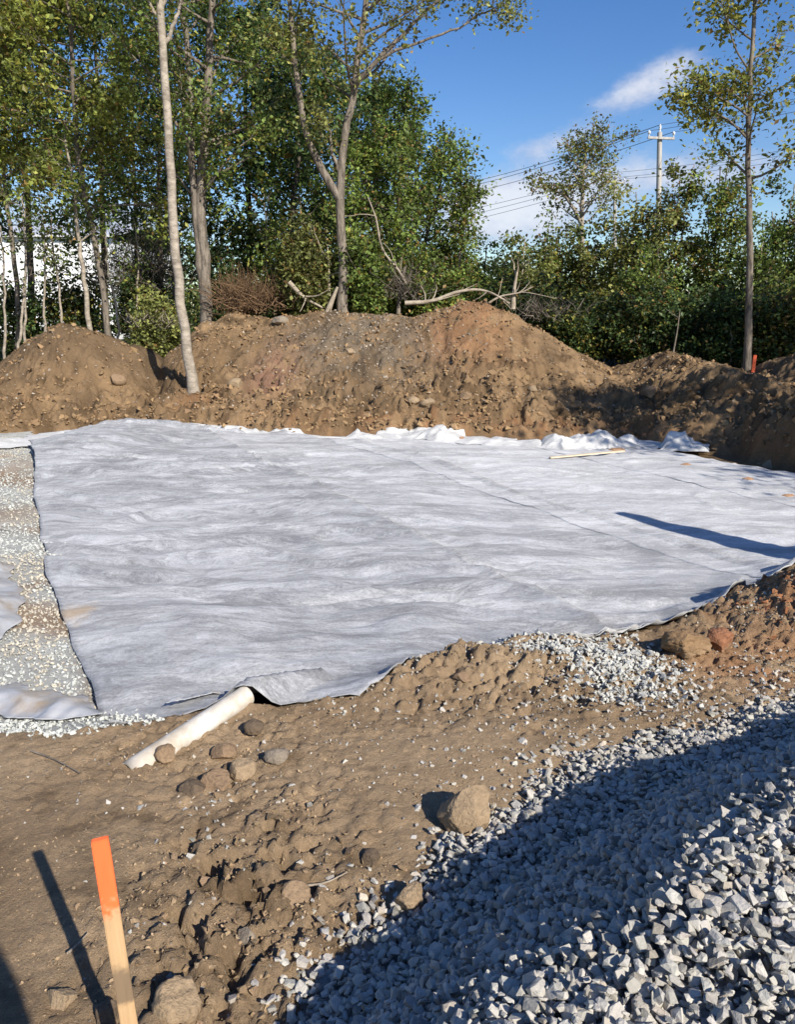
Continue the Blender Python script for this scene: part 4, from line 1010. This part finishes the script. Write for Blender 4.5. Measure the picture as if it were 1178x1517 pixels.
# central tree with fork
woody('birch_tree', 'forked grey tree on the middle of the bank crest with a limb reaching right', [path(15.7, (508, 464), (508, 390), (504, 300), (512, 200), (526, 118), (537, 40), (548, -70), (556, -180))], 0.105, 0.035, 24, 1.7, 0.08, OLIVE * 1.25, t0=0.50, prof=dome,
      seed=23, twigs=8, per=26, spread=0.15, bark='bark_grey', yel=0.16, big_limbs=[(lpath(15.7, (505, 296), (472, 245), (450, 180), (438, 90), (428, -20), (424, -120)), 0.085, 9), (lpath(15.7, (524, 128), (560, 88), (600, 48), (640, 8), (690, -40)), 0.055, 4),
      (lpath(15.7, (560, 88), (620, 62), (680, 40), (735, 12), (760, 2)), 0.032, 3), (lpath(15.7, (506, 262), (492, 225), (487, 170)), 0.04, 2)])
# left maple with yellowish leaves
woody('maple_tree', 'leafy yellow-green maple filling the upper left corner', [path(16.6, (160, 488), (148, 400), (132, 318), (117, 245), (108, 130), (102, 10), (98, -120)), ], 0.075, 0.025, 30, 2.2, 0.092, (GREEN * 0.85 + YELLOW * 0.45), t0=0.40, prof=dome, seed=24, twigs=12, per=56, yel=0.18, rust=0.05, elev=(0.0, 0.6), curve=0.1)
woody('maple_tree', 'slender maple at the left picture edge with low yellowish boughs', [path(17.2, (20, 500), (22, 400), (10, 300), (-5, 180), (-15, 60), (-20, -80))], 0.06, 0.025, 26, 2.0, 0.092, (GREEN * 0.9 + YELLOW * 0.35), t0=0.42, prof=dome, seed=25, twigs=11, per=52, yel=0.18, rust=0.05, elev=(0.0, 0.6))
woody('young_tree', 'thin pale stem left of the yellow-green maple trunk', [path(16.4, (133, 495), (125, 420), (116, 360), (110, 290), (95, 200))], 0.065, 0.02, 8, 1.0, 0.085, GREEN, t0=0.55, bark='bark_pale', seed=26, twigs=6, per=24)
for i, (xb, yb, xt, yt, lab) in enumerate([(2, 530, 4, 395, 'thin grey sapling at the very left picture edge'), (20, 532, 38, 360, 'thin grey sapling, second from the left picture edge'), (30, 512, 36, 350, 'thin grey sapling, third from the left picture edge'), (172, 490, 160, 400, 'thin pale sapling close right of the maple trunk'), (58, 500, 66, 380, 'thin grey sapling, fourth from the left picture edge'), (88, 490, 78, 370, 'thin grey sapling, fifth from the left picture edge'), (192, 488, 205, 390, 'thin leaning sapling in the brush left of the pale leaning trunk'), (388, 460, 394, 340, 'thin dark sapling behind the brown brush heap'), (452, 460, 448, 350, 'thin sapling left of the forked trunk')]):
    woody('sapling', lab, [path(15.6 + 0.3 * i, (xb, yb), ((xb + xt) / 2 + 4, (yb + yt) / 2), (xt, yt), (xt - 4, yt - 60))], 0.035, 0.012, 5, 0.7, 0.08, GREEN, group='saplings left of the bank', bark='bark_pale', cat='sapling', t0=0.6, seed=130 + i, twigs=4, per=14, sides=6)
# dense tree right of centre
woody('maple_tree', 'dense broad green tree right of the forked tree', [path(17.8, (598, 470), (596, 400), (590, 310), (596, 210), (602, 140)), path(17.8, (600, 450), (630, 360), (650, 280), (660, 220)), path(17.8, (594, 450), (560, 370), (545, 290), (540, 220))], 0.09, 0.025, 24, 1.45, 0.082, GREEN * 1.25, bark='bark_dark', t0=0.14, prof=dome, seed=27, twigs=9, per=40, yel=0.08, rust=0.05)
woody('alder_tree', 'narrow green tree with rusty leaves right of the dense broad tree', [path(17.0, (668, 475), (680, 400), (688, 320), (692, 265))], 0.05, 0.015, 26, 0.95, 0.075, GREEN, t0=0.1, prof=cone, seed=28, twigs=8, per=30, rust=0.10)
# the tall thin tree at the right
woody('ash_tree', 'tall thin tree at the right with sparse leaves high on its trunk', [path(13.6, (1107, 556), (1110, 480), (1112, 380), (1109, 260), (1112, 150), (1118, 40), (1122, -60), (1126, -150))], 0.066, 0.02, 17, 1.1, 0.08, (GREEN * 0.6 + YELLOW * 0.4), t0=0.42, elev=(0.1, 0.7), seed=29, twigs=6, per=46, yel=0.3, bark='bark_grey',
      big_limbs=[(lpath(13.6, (1108, 205), (1075, 175), (1040, 160), (1018, 155)), 0.02, 3), (lpath(13.6, (1110, 190), (1104, 150), (1103, 140)), 0.03, 2)])
# small distant tree before the clouds
woody('poplar_tree', 'small isolated grey-green tree standing against the clouds', [path(27, (862, 470), (862, 380), (863, 300), (866, 240), (872, 215))], 0.14, 0.04, 18, 1.5, 0.10, OLIVE * 0.9, t0=0.62, prof=dome, seed=30, twigs=7, per=24, spread=0.18, bark='bark_pale', rust=0.12,
      big_limbs=[(lpath(27, (862, 330), (835, 290), (800, 275), (788, 290)), 0.06, 5), (lpath(27, (866, 250), (885, 225), (905, 212)), 0.05, 4)])

# darker trees behind
BACK = [(40, 21, 30, 'broadleaf', 'dark broad tree behind the upper left maple'), (150, 22.5, -20, 'broadleaf', 'dark tree behind the stem of the yellow-green maple'), (232, 20, 120, 'spruce', 'dark spruce just left of the pale leaning trunk'), (262, 23, -40, 'broadleaf', 'dark tree showing behind the pale leaning trunk'),
        (365, 21, 20, 'broadleaf', 'dark green tree between the twin trunk and the forked tree'), (430, 20, 60, 'broadleaf', 'dark green tree left of the forked tree'), (470, 24, 90, 'broadleaf', 'dark tree directly behind the forked tree'), (205, 24, 60, 'spruce', 'taller dark spruce deep in the left woods'), (560, 22, 150, 'broadleaf', 'shadowed tree behind the dense broad tree')]
for i, (px, Y, top, kind, lab) in enumerate(BACK):
    st = [path(Y, (px, 470), (px + random.uniform(-6, 6), 330), (px + random.uniform(-14, 14), 180), (px + random.uniform(-20, 20), top))]
    if kind == 'spruce': woody('spruce_tree', lab, st, 0.10, 0.02, 44, 1.9, 0.075, DKGREEN * 0.8, 'dark trees behind the front row', 'bark_dark', t0=0.12, prof=cone, elev=(-0.35, 0.1), curve=0.1, seed=50 + i, twigs=9, per=26, spread=0.06, rust=0.02, yel=0.0, droop=0.25, limb_objs=False)
    else: woody('maple_tree', lab, st, 0.11, 0.03, 28, 2.1, 0.15, DKGREEN * 1.35, 'dark trees behind the front row', 'bark_dark', t0=0.2 if px > 170 else 0.36, prof=dome, seed=50 + i, twigs=10, per=36, spread=0.16, limb_objs=False)

# shrubs of the understory
SH = [  # px, base py, Y, top py, half width px, colour, label
    (30, 490, 17.6, 412, 60, DKGREEN, 'dark shrub under the trees at the left edge'), (110, 485, 18.4, 410, 60, DKGREEN, 'dark shrub between the left saplings and maple trunks'), (205, 480, 18.0, 395, 55, DKGREEN, 'dark shrub left of the pale leaning trunk'),
    (235, 488, 16.4, 450, 42, OLIVE * 1.3, 'low pale-leaved weeds beside the pale leaning trunk'), (345, 470, 18.6, 380, 50, DKGREEN, 'dark shrub right of the twin trunk'), (430, 460, 17.4, 335, 60, GREEN * 0.9, 'green shrub just left of the forked tree'), (470, 462, 18.8, 370, 50, DKGREEN, 'dark shrub behind the base of the forked tree'),
    (462, 464, 16.0, 330, 34, OLIVE, 'leafy sapling growth close left of the forked trunk'), (542, 464, 15.9, 350, 34, GREEN, 'leafy growth wrapped close right of the forked trunk base'),
    (555, 462, 17.0, 370, 50, GREEN, 'green shrub right of the forked trunk'), (640, 462, 16.6, 385, 60, GREEN, 'green shrub behind the fallen pale branch'), (715, 470, 18.0, 360, 60, GREEN, 'green shrub left of the broken snag'), (770, 480, 19.5, 350, 55, OLIVE, 'rounded shrub behind the broken snag'),
    (820, 480, 20.5, 345, 55, GREEN, 'rounded green shrub left of the isolated small tree'), (872, 490, 20.0, 352, 55, OLIVE, 'olive shrub at the foot of the isolated small tree'), (925, 500, 19.5, 300, 50, (OLIVE + YELLOW * .3), 'yellowish tall shrub left of the power pole'), (985, 505, 19.0, 275, 55, OLIVE, 'tall olive shrub in front of the power pole'),
    (1050, 510, 18.5, 245, 62, GREEN, 'tall green shrub left of the tall thin tree'), (1145, 520, 18.0, 290, 60, GREEN, 'tall green shrub right of the tall thin tree'), (1215, 520, 17.0, 260, 70, GREEN, 'tall shrub cut by the right picture edge'),
    (770, 500, 16.8, 430, 52, DKGREEN, 'low dark shrub right behind the highest hump'), (850, 515, 16.6, 440, 60, DKGREEN, 'low dark shrub above the right end of the bank'), (930, 530, 16.4, 445, 60, DKGREEN, 'low dark shrub over the hollow in the bank'), (1010, 530, 16.0, 440, 60, DKGREEN, 'low dark shrub left of the orange marker'), (1085, 545, 15.4, 455, 52, DKGREEN, 'low dark shrub at the foot of the tall thin tree'), (1165, 535, 14.8, 440, 55, DKGREEN, 'low dark shrub at the right picture edge'),
    (960, 520, 17.6, 380, 60, GREEN, 'mid height green shrub under the power pole'), (1110, 520, 17.0, 370, 60, GREEN * 0.8, 'mid height green shrub behind the tall thin tree')]
for i, (px, pb, Y, top, hw, colr, lab) in enumerate(SH):
    wm = hw / F * Y; b = at_y(px, pb, Y); b[2] = zg(b[0], b[1]) - 0.03; zt = at_y(px, top, Y)[2]; H = (zt - b[2]) * (1.12 if px > 900 else 1.04); g = np.random.default_rng(900 + i); st = []
    for s in range(5):
        a = s * 1.256 + g.uniform(-.4, .4); w = wm * g.uniform(0.25, 0.6) if s else 0.05; h = H * (g.uniform(0.62, 0.9) if s else 0.95)
        st.append([b + np.array([0.08 * math.cos(a), 0.08 * math.sin(a), 0]), b + np.array([w * .5 * math.cos(a), w * .5 * math.sin(a), h * .5]), b + np.array([w * math.cos(a), w * math.sin(a), h])])
    woody('shrub', lab, st, 0.035, 0.012, 10, wm * 0.62, 0.082 if Y < 18.2 else 0.095, colr, 'shrubs of the understory', 'bark_dark' if i % 3 else 'bark_pale', 'shrub', t0=0.12, elev=(-0.1, 0.7), seed=200 + i, twigs=6, per=26, spread=0.09 + 0.05 * (i % 2), limb_objs=False, rust=(0.03, 0.12, 0.06)[i % 3], yel=(0.05, 0.22, 0.10, 0.03)[i % 4], sides=5, clumpiness=0.6)

# trees standing to the right outside the picture: they shade the right bank
woody('maple_tree', 'leafy tree outside the picture to the right, shading the right bank', [[(8.7, 5.0, -0.3), (8.8, 5.1, 2.5), (8.6, 5.2, 5.0), (8.7, 5.1, 6.6)]], 0.12, 0.03, 40, 1.9, 0.12, GREEN, 'trees right of the picture', t0=0.12, prof=dome, seed=71, twigs=9, per=40, limb_objs=False)
woody('maple_tree', 'second leafy tree outside the picture to the right', [[(11.6, 7.6, -0.1), (11.7, 7.7, 3), (11.6, 7.8, 6), (11.7, 7.7, 8.0)]], 0.13, 0.03, 34, 2.2, 0.12, GREEN, 'trees right of the picture', t0=0.12, prof=dome, seed=72, twigs=9, per=42, limb_objs=False)
woody('maple_tree', 'third leafy tree outside the picture to the right', [[(14.5, 10.2, 0.2), (14.4, 10.3, 3), (14.5, 10.2, 6), (14.6, 10.3, 8.5)]], 0.13, 0.03, 34, 2.3, 0.12, GREEN, 'trees right of the picture', t0=0.10, prof=dome, seed=73, twigs=9, per=42, limb_objs=False)
# tapered trunk shape added out of view to cast the fabric's long shadow
tip = at_z(900, 768, PAD); sd = np.array([to_sun.x, to_sun.y]) / math.hypot(to_sun.x, to_sun.y); Ls = 3.3; sb = np.array([tip[0] + sd[0] * Ls, tip[1] + sd[1] * Ls]); hs_ = Ls * math.tan(SUN_EL)
snag = thing('shadow_caster', 'tapering trunk shape added outside the picture to cast the long shadow on the fabric', 'snag', (sb[0], sb[1], PAD - 0.1))
Ps = smooth_path([(0, 0, 0), (0.02, 0, hs_ * .5), (0.0, 0.02, hs_ * 1.03)], 12); V, Fc = tube(Ps, np.linspace(0.36, 0.06, 12), 12); obj('trunk', make_mesh('trunk', V, Fc, True), M['bark_grey'], snag)  # trunk shape of the added shadow caster, outside the picture

# fallen and dead wood on the bank
def dead(name, label, pts, r, Y, mat='dead_wood', taper=0.35, kids=0, seed=1, cat='branch'):
    g = np.random.default_rng(seed); P = smooth_path([at_y(px, py, Y + (dy if len(p) > 2 else 0)) for p in pts for px, py, dy in [(p[0], p[1], p[2] if len(p) > 2 else 0)]], 18); o0 = P[0].copy()
    root = thing(name, label, cat, tuple(o0), 'dead wood on the bank'); V, Fc = tube(P - o0, np.linspace(r, r * taper, 18), 8); obj('stem', make_mesh('stem', V, Fc, True), M[mat], root)
    for k in range(kids):
        i = g.integers(3, 16); d = (P[i + 1] - P[i]); d /= np.linalg.norm(d); d = d + g.normal(0, 0.6, 3); B = branch(P[i], d, g.uniform(0.25, 0.8), 6, 0.2, 0.2, g); V, Fc = tube(B - o0, np.linspace(r * 0.4, 0.005, 6), 5); obj('side_branch', make_mesh('side_branch', V, Fc, True), M[mat], root)
dead('fallen_branch', 'long pale fallen branch lying along the bank crest', [(600, 449), (640, 446), (680, 432), (715, 430), (740, 440), (755, 450)], 0.045, 15.3, kids=7, seed=3)
dead('dead_snag', 'short pale broken snag upright behind the highest hump', [(760, 458), (762, 430), (768, 395)], 0.055, 15.6, kids=2, seed=4, taper=0.3, cat='snag')
dead('fallen_branch', 'tangle of thin pale sticks left of the broken snag', [(715, 455), (740, 440), (775, 432), (790, 425)], 0.025, 15.5, kids=9, seed=5)
dead('fallen_branch', 'pale stick slanting down at the left foot of the forked tree', [(428, 418), (450, 440), (478, 456)], 0.05, 15.5, kids=2, seed=6)
dead('leaning_sapling', 'pale slanting stem leaning on the base of the forked tree', [(484, 466), (492, 445), (500, 425)], 0.07, 15.5, kids=0, seed=7, cat='dead sapling')
dead('dead_sapling', 'thin upright pale stem left of the forked trunk', [(488, 440), (487, 400), (485, 362)], 0.03, 15.9, kids=3, seed=8, cat='dead sapling')
dead('dead_sapling', 'thin bent pale stem arching right of the forked trunk', [(612, 440), (590, 400), (568, 372), (556, 320), (545, 292)], 0.030, 15.9, kids=6, seed=9, cat='dead sapling')
dead('dead_sapling', 'short dark stump of a stem right of the forked trunk', [(536, 462), (537, 430), (535, 400)], 0.06, 15.9, mat='bark_grey', kids=2, seed=10, cat='dead sapling')
dead('dead_sapling', 'grey stem rising behind the crest below the dense broad tree', [(590, 465), (592, 430), (600, 395)], 0.05, 16.0, mat='bark_grey', kids=4, seed=12, cat='dead sapling')
dead('dead_sapling', 'thin dark stick leaning above the hollow in the bank', [(998, 522), (1004, 490), (1008, 460)], 0.018, 14.2, mat='bark_grey', kids=1, seed=13, cat='dead sapling')


def brush_heap(px, py, Y, w, h, n, mat, label, seed):
    g = np.random.default_rng(seed); c = at_y(px, py, Y); parts = []
    for i in range(n):
        a = g.uniform(0, 6.28); s = c + np.array([g.normal(0, w * .4), g.normal(0, w * .3), g.uniform(-0.1, h * 0.4)]); d = np.array([math.cos(a), math.sin(a), g.uniform(0.1, 1.6)]); B = branch(s, d, g.uniform(0.25, 0.8) * h * 1.5, 5, 0.1, 0.3, g); parts.append(tube(B - c, np.linspace(g.uniform(0.004, 0.014), 0.002, 5), 3, False))
    V, Fc = join(parts); o = obj('brush_heap', make_mesh('brush_heap', V, Fc, True), M[mat], None, tuple(c), 'stuff'); tag(o, label, 'brush', 'brush heaps along the bank crest')
brush_heap(368, 458, 15.9, 0.75, 0.75, 650, 'brown_brush', 'tangled heap of brown roots and brush on the bank crest', 81)
brush_heap(205, 430, 18.2, 1.3, 1.3, 320, 'bark_grey', 'tangle of bare grey twigs left of the pale leaning trunk', 82)
brush_heap(225, 482, 16.2, 0.7, 0.35, 160, 'dead_wood', 'low pale dry stalks beside the pale leaning trunk', 83)
brush_heap(600, 440, 15.9, 0.55, 0.7, 130, 'bark_grey', 'bare grey twigs standing under the dense broad tree', 84)
brush_heap(800, 470, 16.0, 1.0, 0.5, 140, 'bark_grey', 'scattered bare twigs behind the slope of the highest hump', 85)

# ------------------------------------------------------------------ orange marker, pole line, building, far woods
pm = at_y(1115, 556, 13.3); pm[2] = zg(pm[0], pm[1]); mk = thing('marker_stake', 'short orange-red marker stake beside the foot of the tall thin tree', 'stake', tuple(pm)); obj('stake_post', box_bar((0, 0, -0.1), (0.01, 0, 0.30), 0.06, 0.03, up=(0, 1, 0)), M['orange'], mk)


def power_pole(px, ptop, Y, r, arm_w, arm_py, label, ang):
    top = at_y(px, ptop, Y); root = thing('power_pole', label, 'power pole', (top[0], top[1], 0.2), 'power poles'); H = top[2] - 0.2
    lean = (at_y(px + 1, 440, Y)[0] - top[0])
    V, Fc = tube(np.array([[lean * (1 - z / H), 0, z] for z in np.linspace(-0.5, H, 8)]), np.linspace(r * 1.15, r * 0.85, 8), 12); obj('post', make_mesh('post', V, Fc, True), M['pole'], root)
    za = at_y(px, arm_py, Y)[2] - 0.2; e = np.array([math.cos(ang), math.sin(ang), 0]) * arm_w / 2; f = np.array([-math.sin(ang), math.cos(ang), 0]) * -(r + 0.06); c = np.array([0, 0, za]) + f
    arm = obj('crossarm', box_bar(c - e, c + e, 0.09, 0.11), M['pole'], root); tips = []
    for s in (-0.92, 0.92):
        p = c + e * s; bm = bmesh.new()
        prof_ = [(0.03, 0.07), (0.03, 0.16), (0.075, 0.18), (0.06, 0.22), (0.075, 0.25), (0.045, 0.31)]; n = 8; Vv = np.array([[rr * math.cos(2 * math.pi * k / n), rr * math.sin(2 * math.pi * k / n), zz] for rr, zz in prof_ for k in range(n)]) + p
        i = np.arange(len(prof_) - 1)[:, None] * n; j = np.arange(n); Ff = np.stack([i + j, i + (j + 1) % n, i + n + (j + 1) % n, i + n + j], -1).reshape(-1, 4); bm.free()
        obj('insulator', make_mesh('insulator', Vv, Ff, True), M['siding'], arm); tips.append(p + np.array([top[0], top[1], 0.2 + 0.30]))
    pn = np.array([0, 0, H]); V, Fc = tube(np.array([pn, pn + [0, 0, 0.18], pn + [0, 0, 0.35]]), [0.03, 0.06, 0.04], 8); obj('insulator', make_mesh('insulator', V, Fc, True), M['siding'], root); tips.append(np.array([top[0], top[1], top[2] + 0.33]))
    return tips
t1 = power_pole(978, 196, 40, 0.135, 1.36, 206, 'pale wooden power pole with crossarm rising above the shrubs at the right', 0.15)
t2 = power_pole(912, 262, 66, 0.16, 1.5, 271, 'farther power pole whose crossarm shows between the small tree and the near pole', 0.15)


def wire(a, b, sag, label, r=0.02):
    u = np.linspace(0, 1, 30)[:, None]; P = a + (b - a) * u; P[:, 2] -= (4 * sag * u * (1 - u))[:, 0]; V, Fc = tube(P, r, 4, False); tag(obj('power_wire', make_mesh('power_wire', V, Fc, True), M['wire']), label, 'wire', 'power lines')
nm = ['left', 'right', 'top']
for i, tp in enumerate(t1):
    wire(tp, at_y(1560 + i * 6, 40 + [14, 30, 0][i], 24), 0.25, f'thin wire running right from the {nm[i]} insulator of the near power pole', 0.010)
    wire(at_y(560, 292 + [6, 16, 0][i], 78), tp, 0.6, f'thin wire running left from the {nm[i]} insulator of the near power pole', 0.016)
for i, tp in enumerate(t2):
    wire(at_y(500, 352 + [4, 14, -6][i], 100), tp, 0.5, f'faint wire running left from the {nm[i]} insulator of the farther power pole', 0.018)
    wire(tp, at_y(1500, 150 + [8, 22, 0][i], 45), 0.5, f'faint wire running right from the {nm[i]} insulator of the farther power pole', 0.013)


def building():
    Y = 46.0; a = at_y(-260, 420, Y); b = at_y(165, 420, Y); top = at_y(0, 352, Y)[2]; W = b[0] - a[0]; D = 14.0; z0 = 0.2
    root = thing('white_building', 'white metal-sided building glimpsed through the trunks at the left', 'building', (a[0], Y, z0)); H = top - z0
    n = 18; w = W / n
    for i in range(n):
        bm = bmesh.new(); prof = [(0.0, 0.0), (w * .42, 0.0), (w * .46, -0.05), (w * .54, -0.05), (w * .58, 0.0), (w - 0.015, 0.0)]
        lo = [bm.verts.new((i * w + x, y, 0)) for x, y in prof]; hi = [bm.verts.new((i * w + x, y, H)) for x, y in prof]
        for k in range(5): bm.faces.new((lo[k], lo[k + 1], hi[k + 1], hi[k]))
        me = bpy.data.meshes.new('wall_panel'); bm.to_mesh(me); bm.free(); obj('wall_panel', me, M['siding'], root)
    V = np.array([[0, 0.06, 0], [W, 0.06, 0], [W, D, 0], [0, D, 0], [0, 0.06, H], [W, 0.06, H], [W, D, H], [0, D, H]]); obj('wall', make_mesh('wall', V, np.array([[0, 1, 5, 4], [1, 2, 6, 5], [2, 3, 7, 6], [3, 0, 4, 7]]), False), M['siding'], root)
    V = np.array([[-.3, -.35, H], [W + .3, -.35, H], [W + .3, D / 2, H + 1.3], [-.3, D / 2, H + 1.3], [-.3, D + .35, H], [W + .3, D + .35, H], [-.3, -.35, H + .14], [W + .3, -.35, H + .14], [W + .3, D / 2, H + 1.44], [-.3, D / 2, H + 1.44], [-.3, D + .35, H + .14], [W + .3, D + .35, H + .14]])
    obj('roof', make_mesh('roof', V, np.array([[6, 7, 8, 9], [9, 8, 11, 10], [0, 1, 7, 6], [4, 10, 11, 5], [0, 3, 2, 1], [3, 4, 5, 2], [1, 2, 8, 7], [0, 6, 9, 3], [2, 5, 11, 8], [3, 9, 10, 4]]), False), M['roof'], root)
building()


def far_woods():
    global rng
    rng = np.random.default_rng(5); C, cl = [], []
    for k in range(150):
        px = rng.uniform(-500, 1700); Y = rng.uniform(29, 62); 
        if px < 250 and Y < 50: Y = rng.uniform(64, 80)
        hm = rng.uniform(2.2, 4.6) * (1.0 if px > 640 else 1.25); c = at_y(px, 470, Y); c[2] = 0.4; n = 500
        d = rng.normal(size=(n, 3)); d /= np.linalg.norm(d, axis=1)[:, None]; rr = rng.uniform(0.5, 1.0, (n, 1)); lob = 1 + 0.35 * np.sin(d[:, :1] * 5 + k) * np.cos(d[:, 2:] * 4)
        P = c + d * rr * lob * np.array([1.7, 1.7, hm / 2]) + np.array([0, 0, hm / 2]); C.append(P); cl.append(np.full(n, rng.uniform(0.6, 1.3)))
    C = np.vstack(C); me = leaf_mesh(C, 0.30 * rng.lognormal(0, .25, len(C)), leaf_cols(len(C), GREEN * .9, np.concatenate(cl), 0.05, 0.1), tri=True); o = obj('distant_woods', me, M['leaf'], kind='stuff'); tag(o, 'low distant green woods behind the shrubs along the skyline', 'woods')
far_woods()


# ------------------------------------------------------------------ the person taking the picture (only the shadow reaches the frame)
def person():
    J = [((0, 0, 0.98), .15), ((0, 0.01, 1.14), .145), ((0, 0.0, 1.32), .165), ((0, -0.01, 1.46), .11), ((0, 0.0, 1.53), .058), ((0, 0.02, 1.60), .075), ((0, 0.03, 1.69), .095), ((0, 0.02, 1.76), .07)]
    E = [(i, i + 1) for i in range(7)]
    for sx in (-1, 1):
        n = len(J); J += [((sx * .19, -0.01, 1.42), .065), ((sx * .26, 0.02, 1.17), .048), ((sx * .17, 0.13, 1.36), .038), ((sx * .10, 0.16, 1.50), .034)]; E += [(3, n), (n, n + 1), (n + 1, n + 2), (n + 2, n + 3)]
        for f in range(4): k = len(J); J += [((sx * (.085 - .006 * f), 0.175, 1.52 + .012 * f), .010), ((sx * (.045 - .004 * f), 0.195, 1.54 + .016 * f), .009)]; E += [(n + 3, k), (k, k + 1)]
        k = len(J); J += [((sx * .10, 0.17, 1.545), .011), ((sx * .065, 0.165, 1.57), .009)]; E += [(n + 3, k), (k, k + 1)]
        n = len(J); J += [((sx * .10, 0, 0.90), .10), ((sx * .11, 0.02, 0.50), .065), ((sx * .12, -0.01, 0.09), .048), ((sx * .13, 0.14, 0.035), .036)]; E += [(0, n), (n, n + 1), (n + 1, n + 2), (n + 2, n + 3)]
    me = bpy.data.meshes.new('person'); me.from_pydata([j[0] for j in J], E, []); o = obj('person', me, mat_simple('dark_clothes', (0.03, 0.035, 0.05), (0.06, 0.06, 0.075), 12, 0.9, 0.2), None, (0.01, -0.25, zg(0.01, -0.25)))
    sk = o.modifiers.new('Skin', 'SKIN'); sk.use_smooth_shade = True
    for i, (c, r) in enumerate(J): me.skin_vertices[0].data[i].radius = (r, r * (0.72 if i < 4 else 1))
    me.skin_vertices[0].data[0].use_root = True
    o.modifiers.new('Subdivision', 'SUBSURF').levels = 1; o.modifiers['Subdivision'].render_levels = 2
    o.rotation_euler = (0, 0, 0)
    tag(o, 'person in dark clothes behind the viewpoint, seen only as a shadow, lower left corner', 'person')
person()
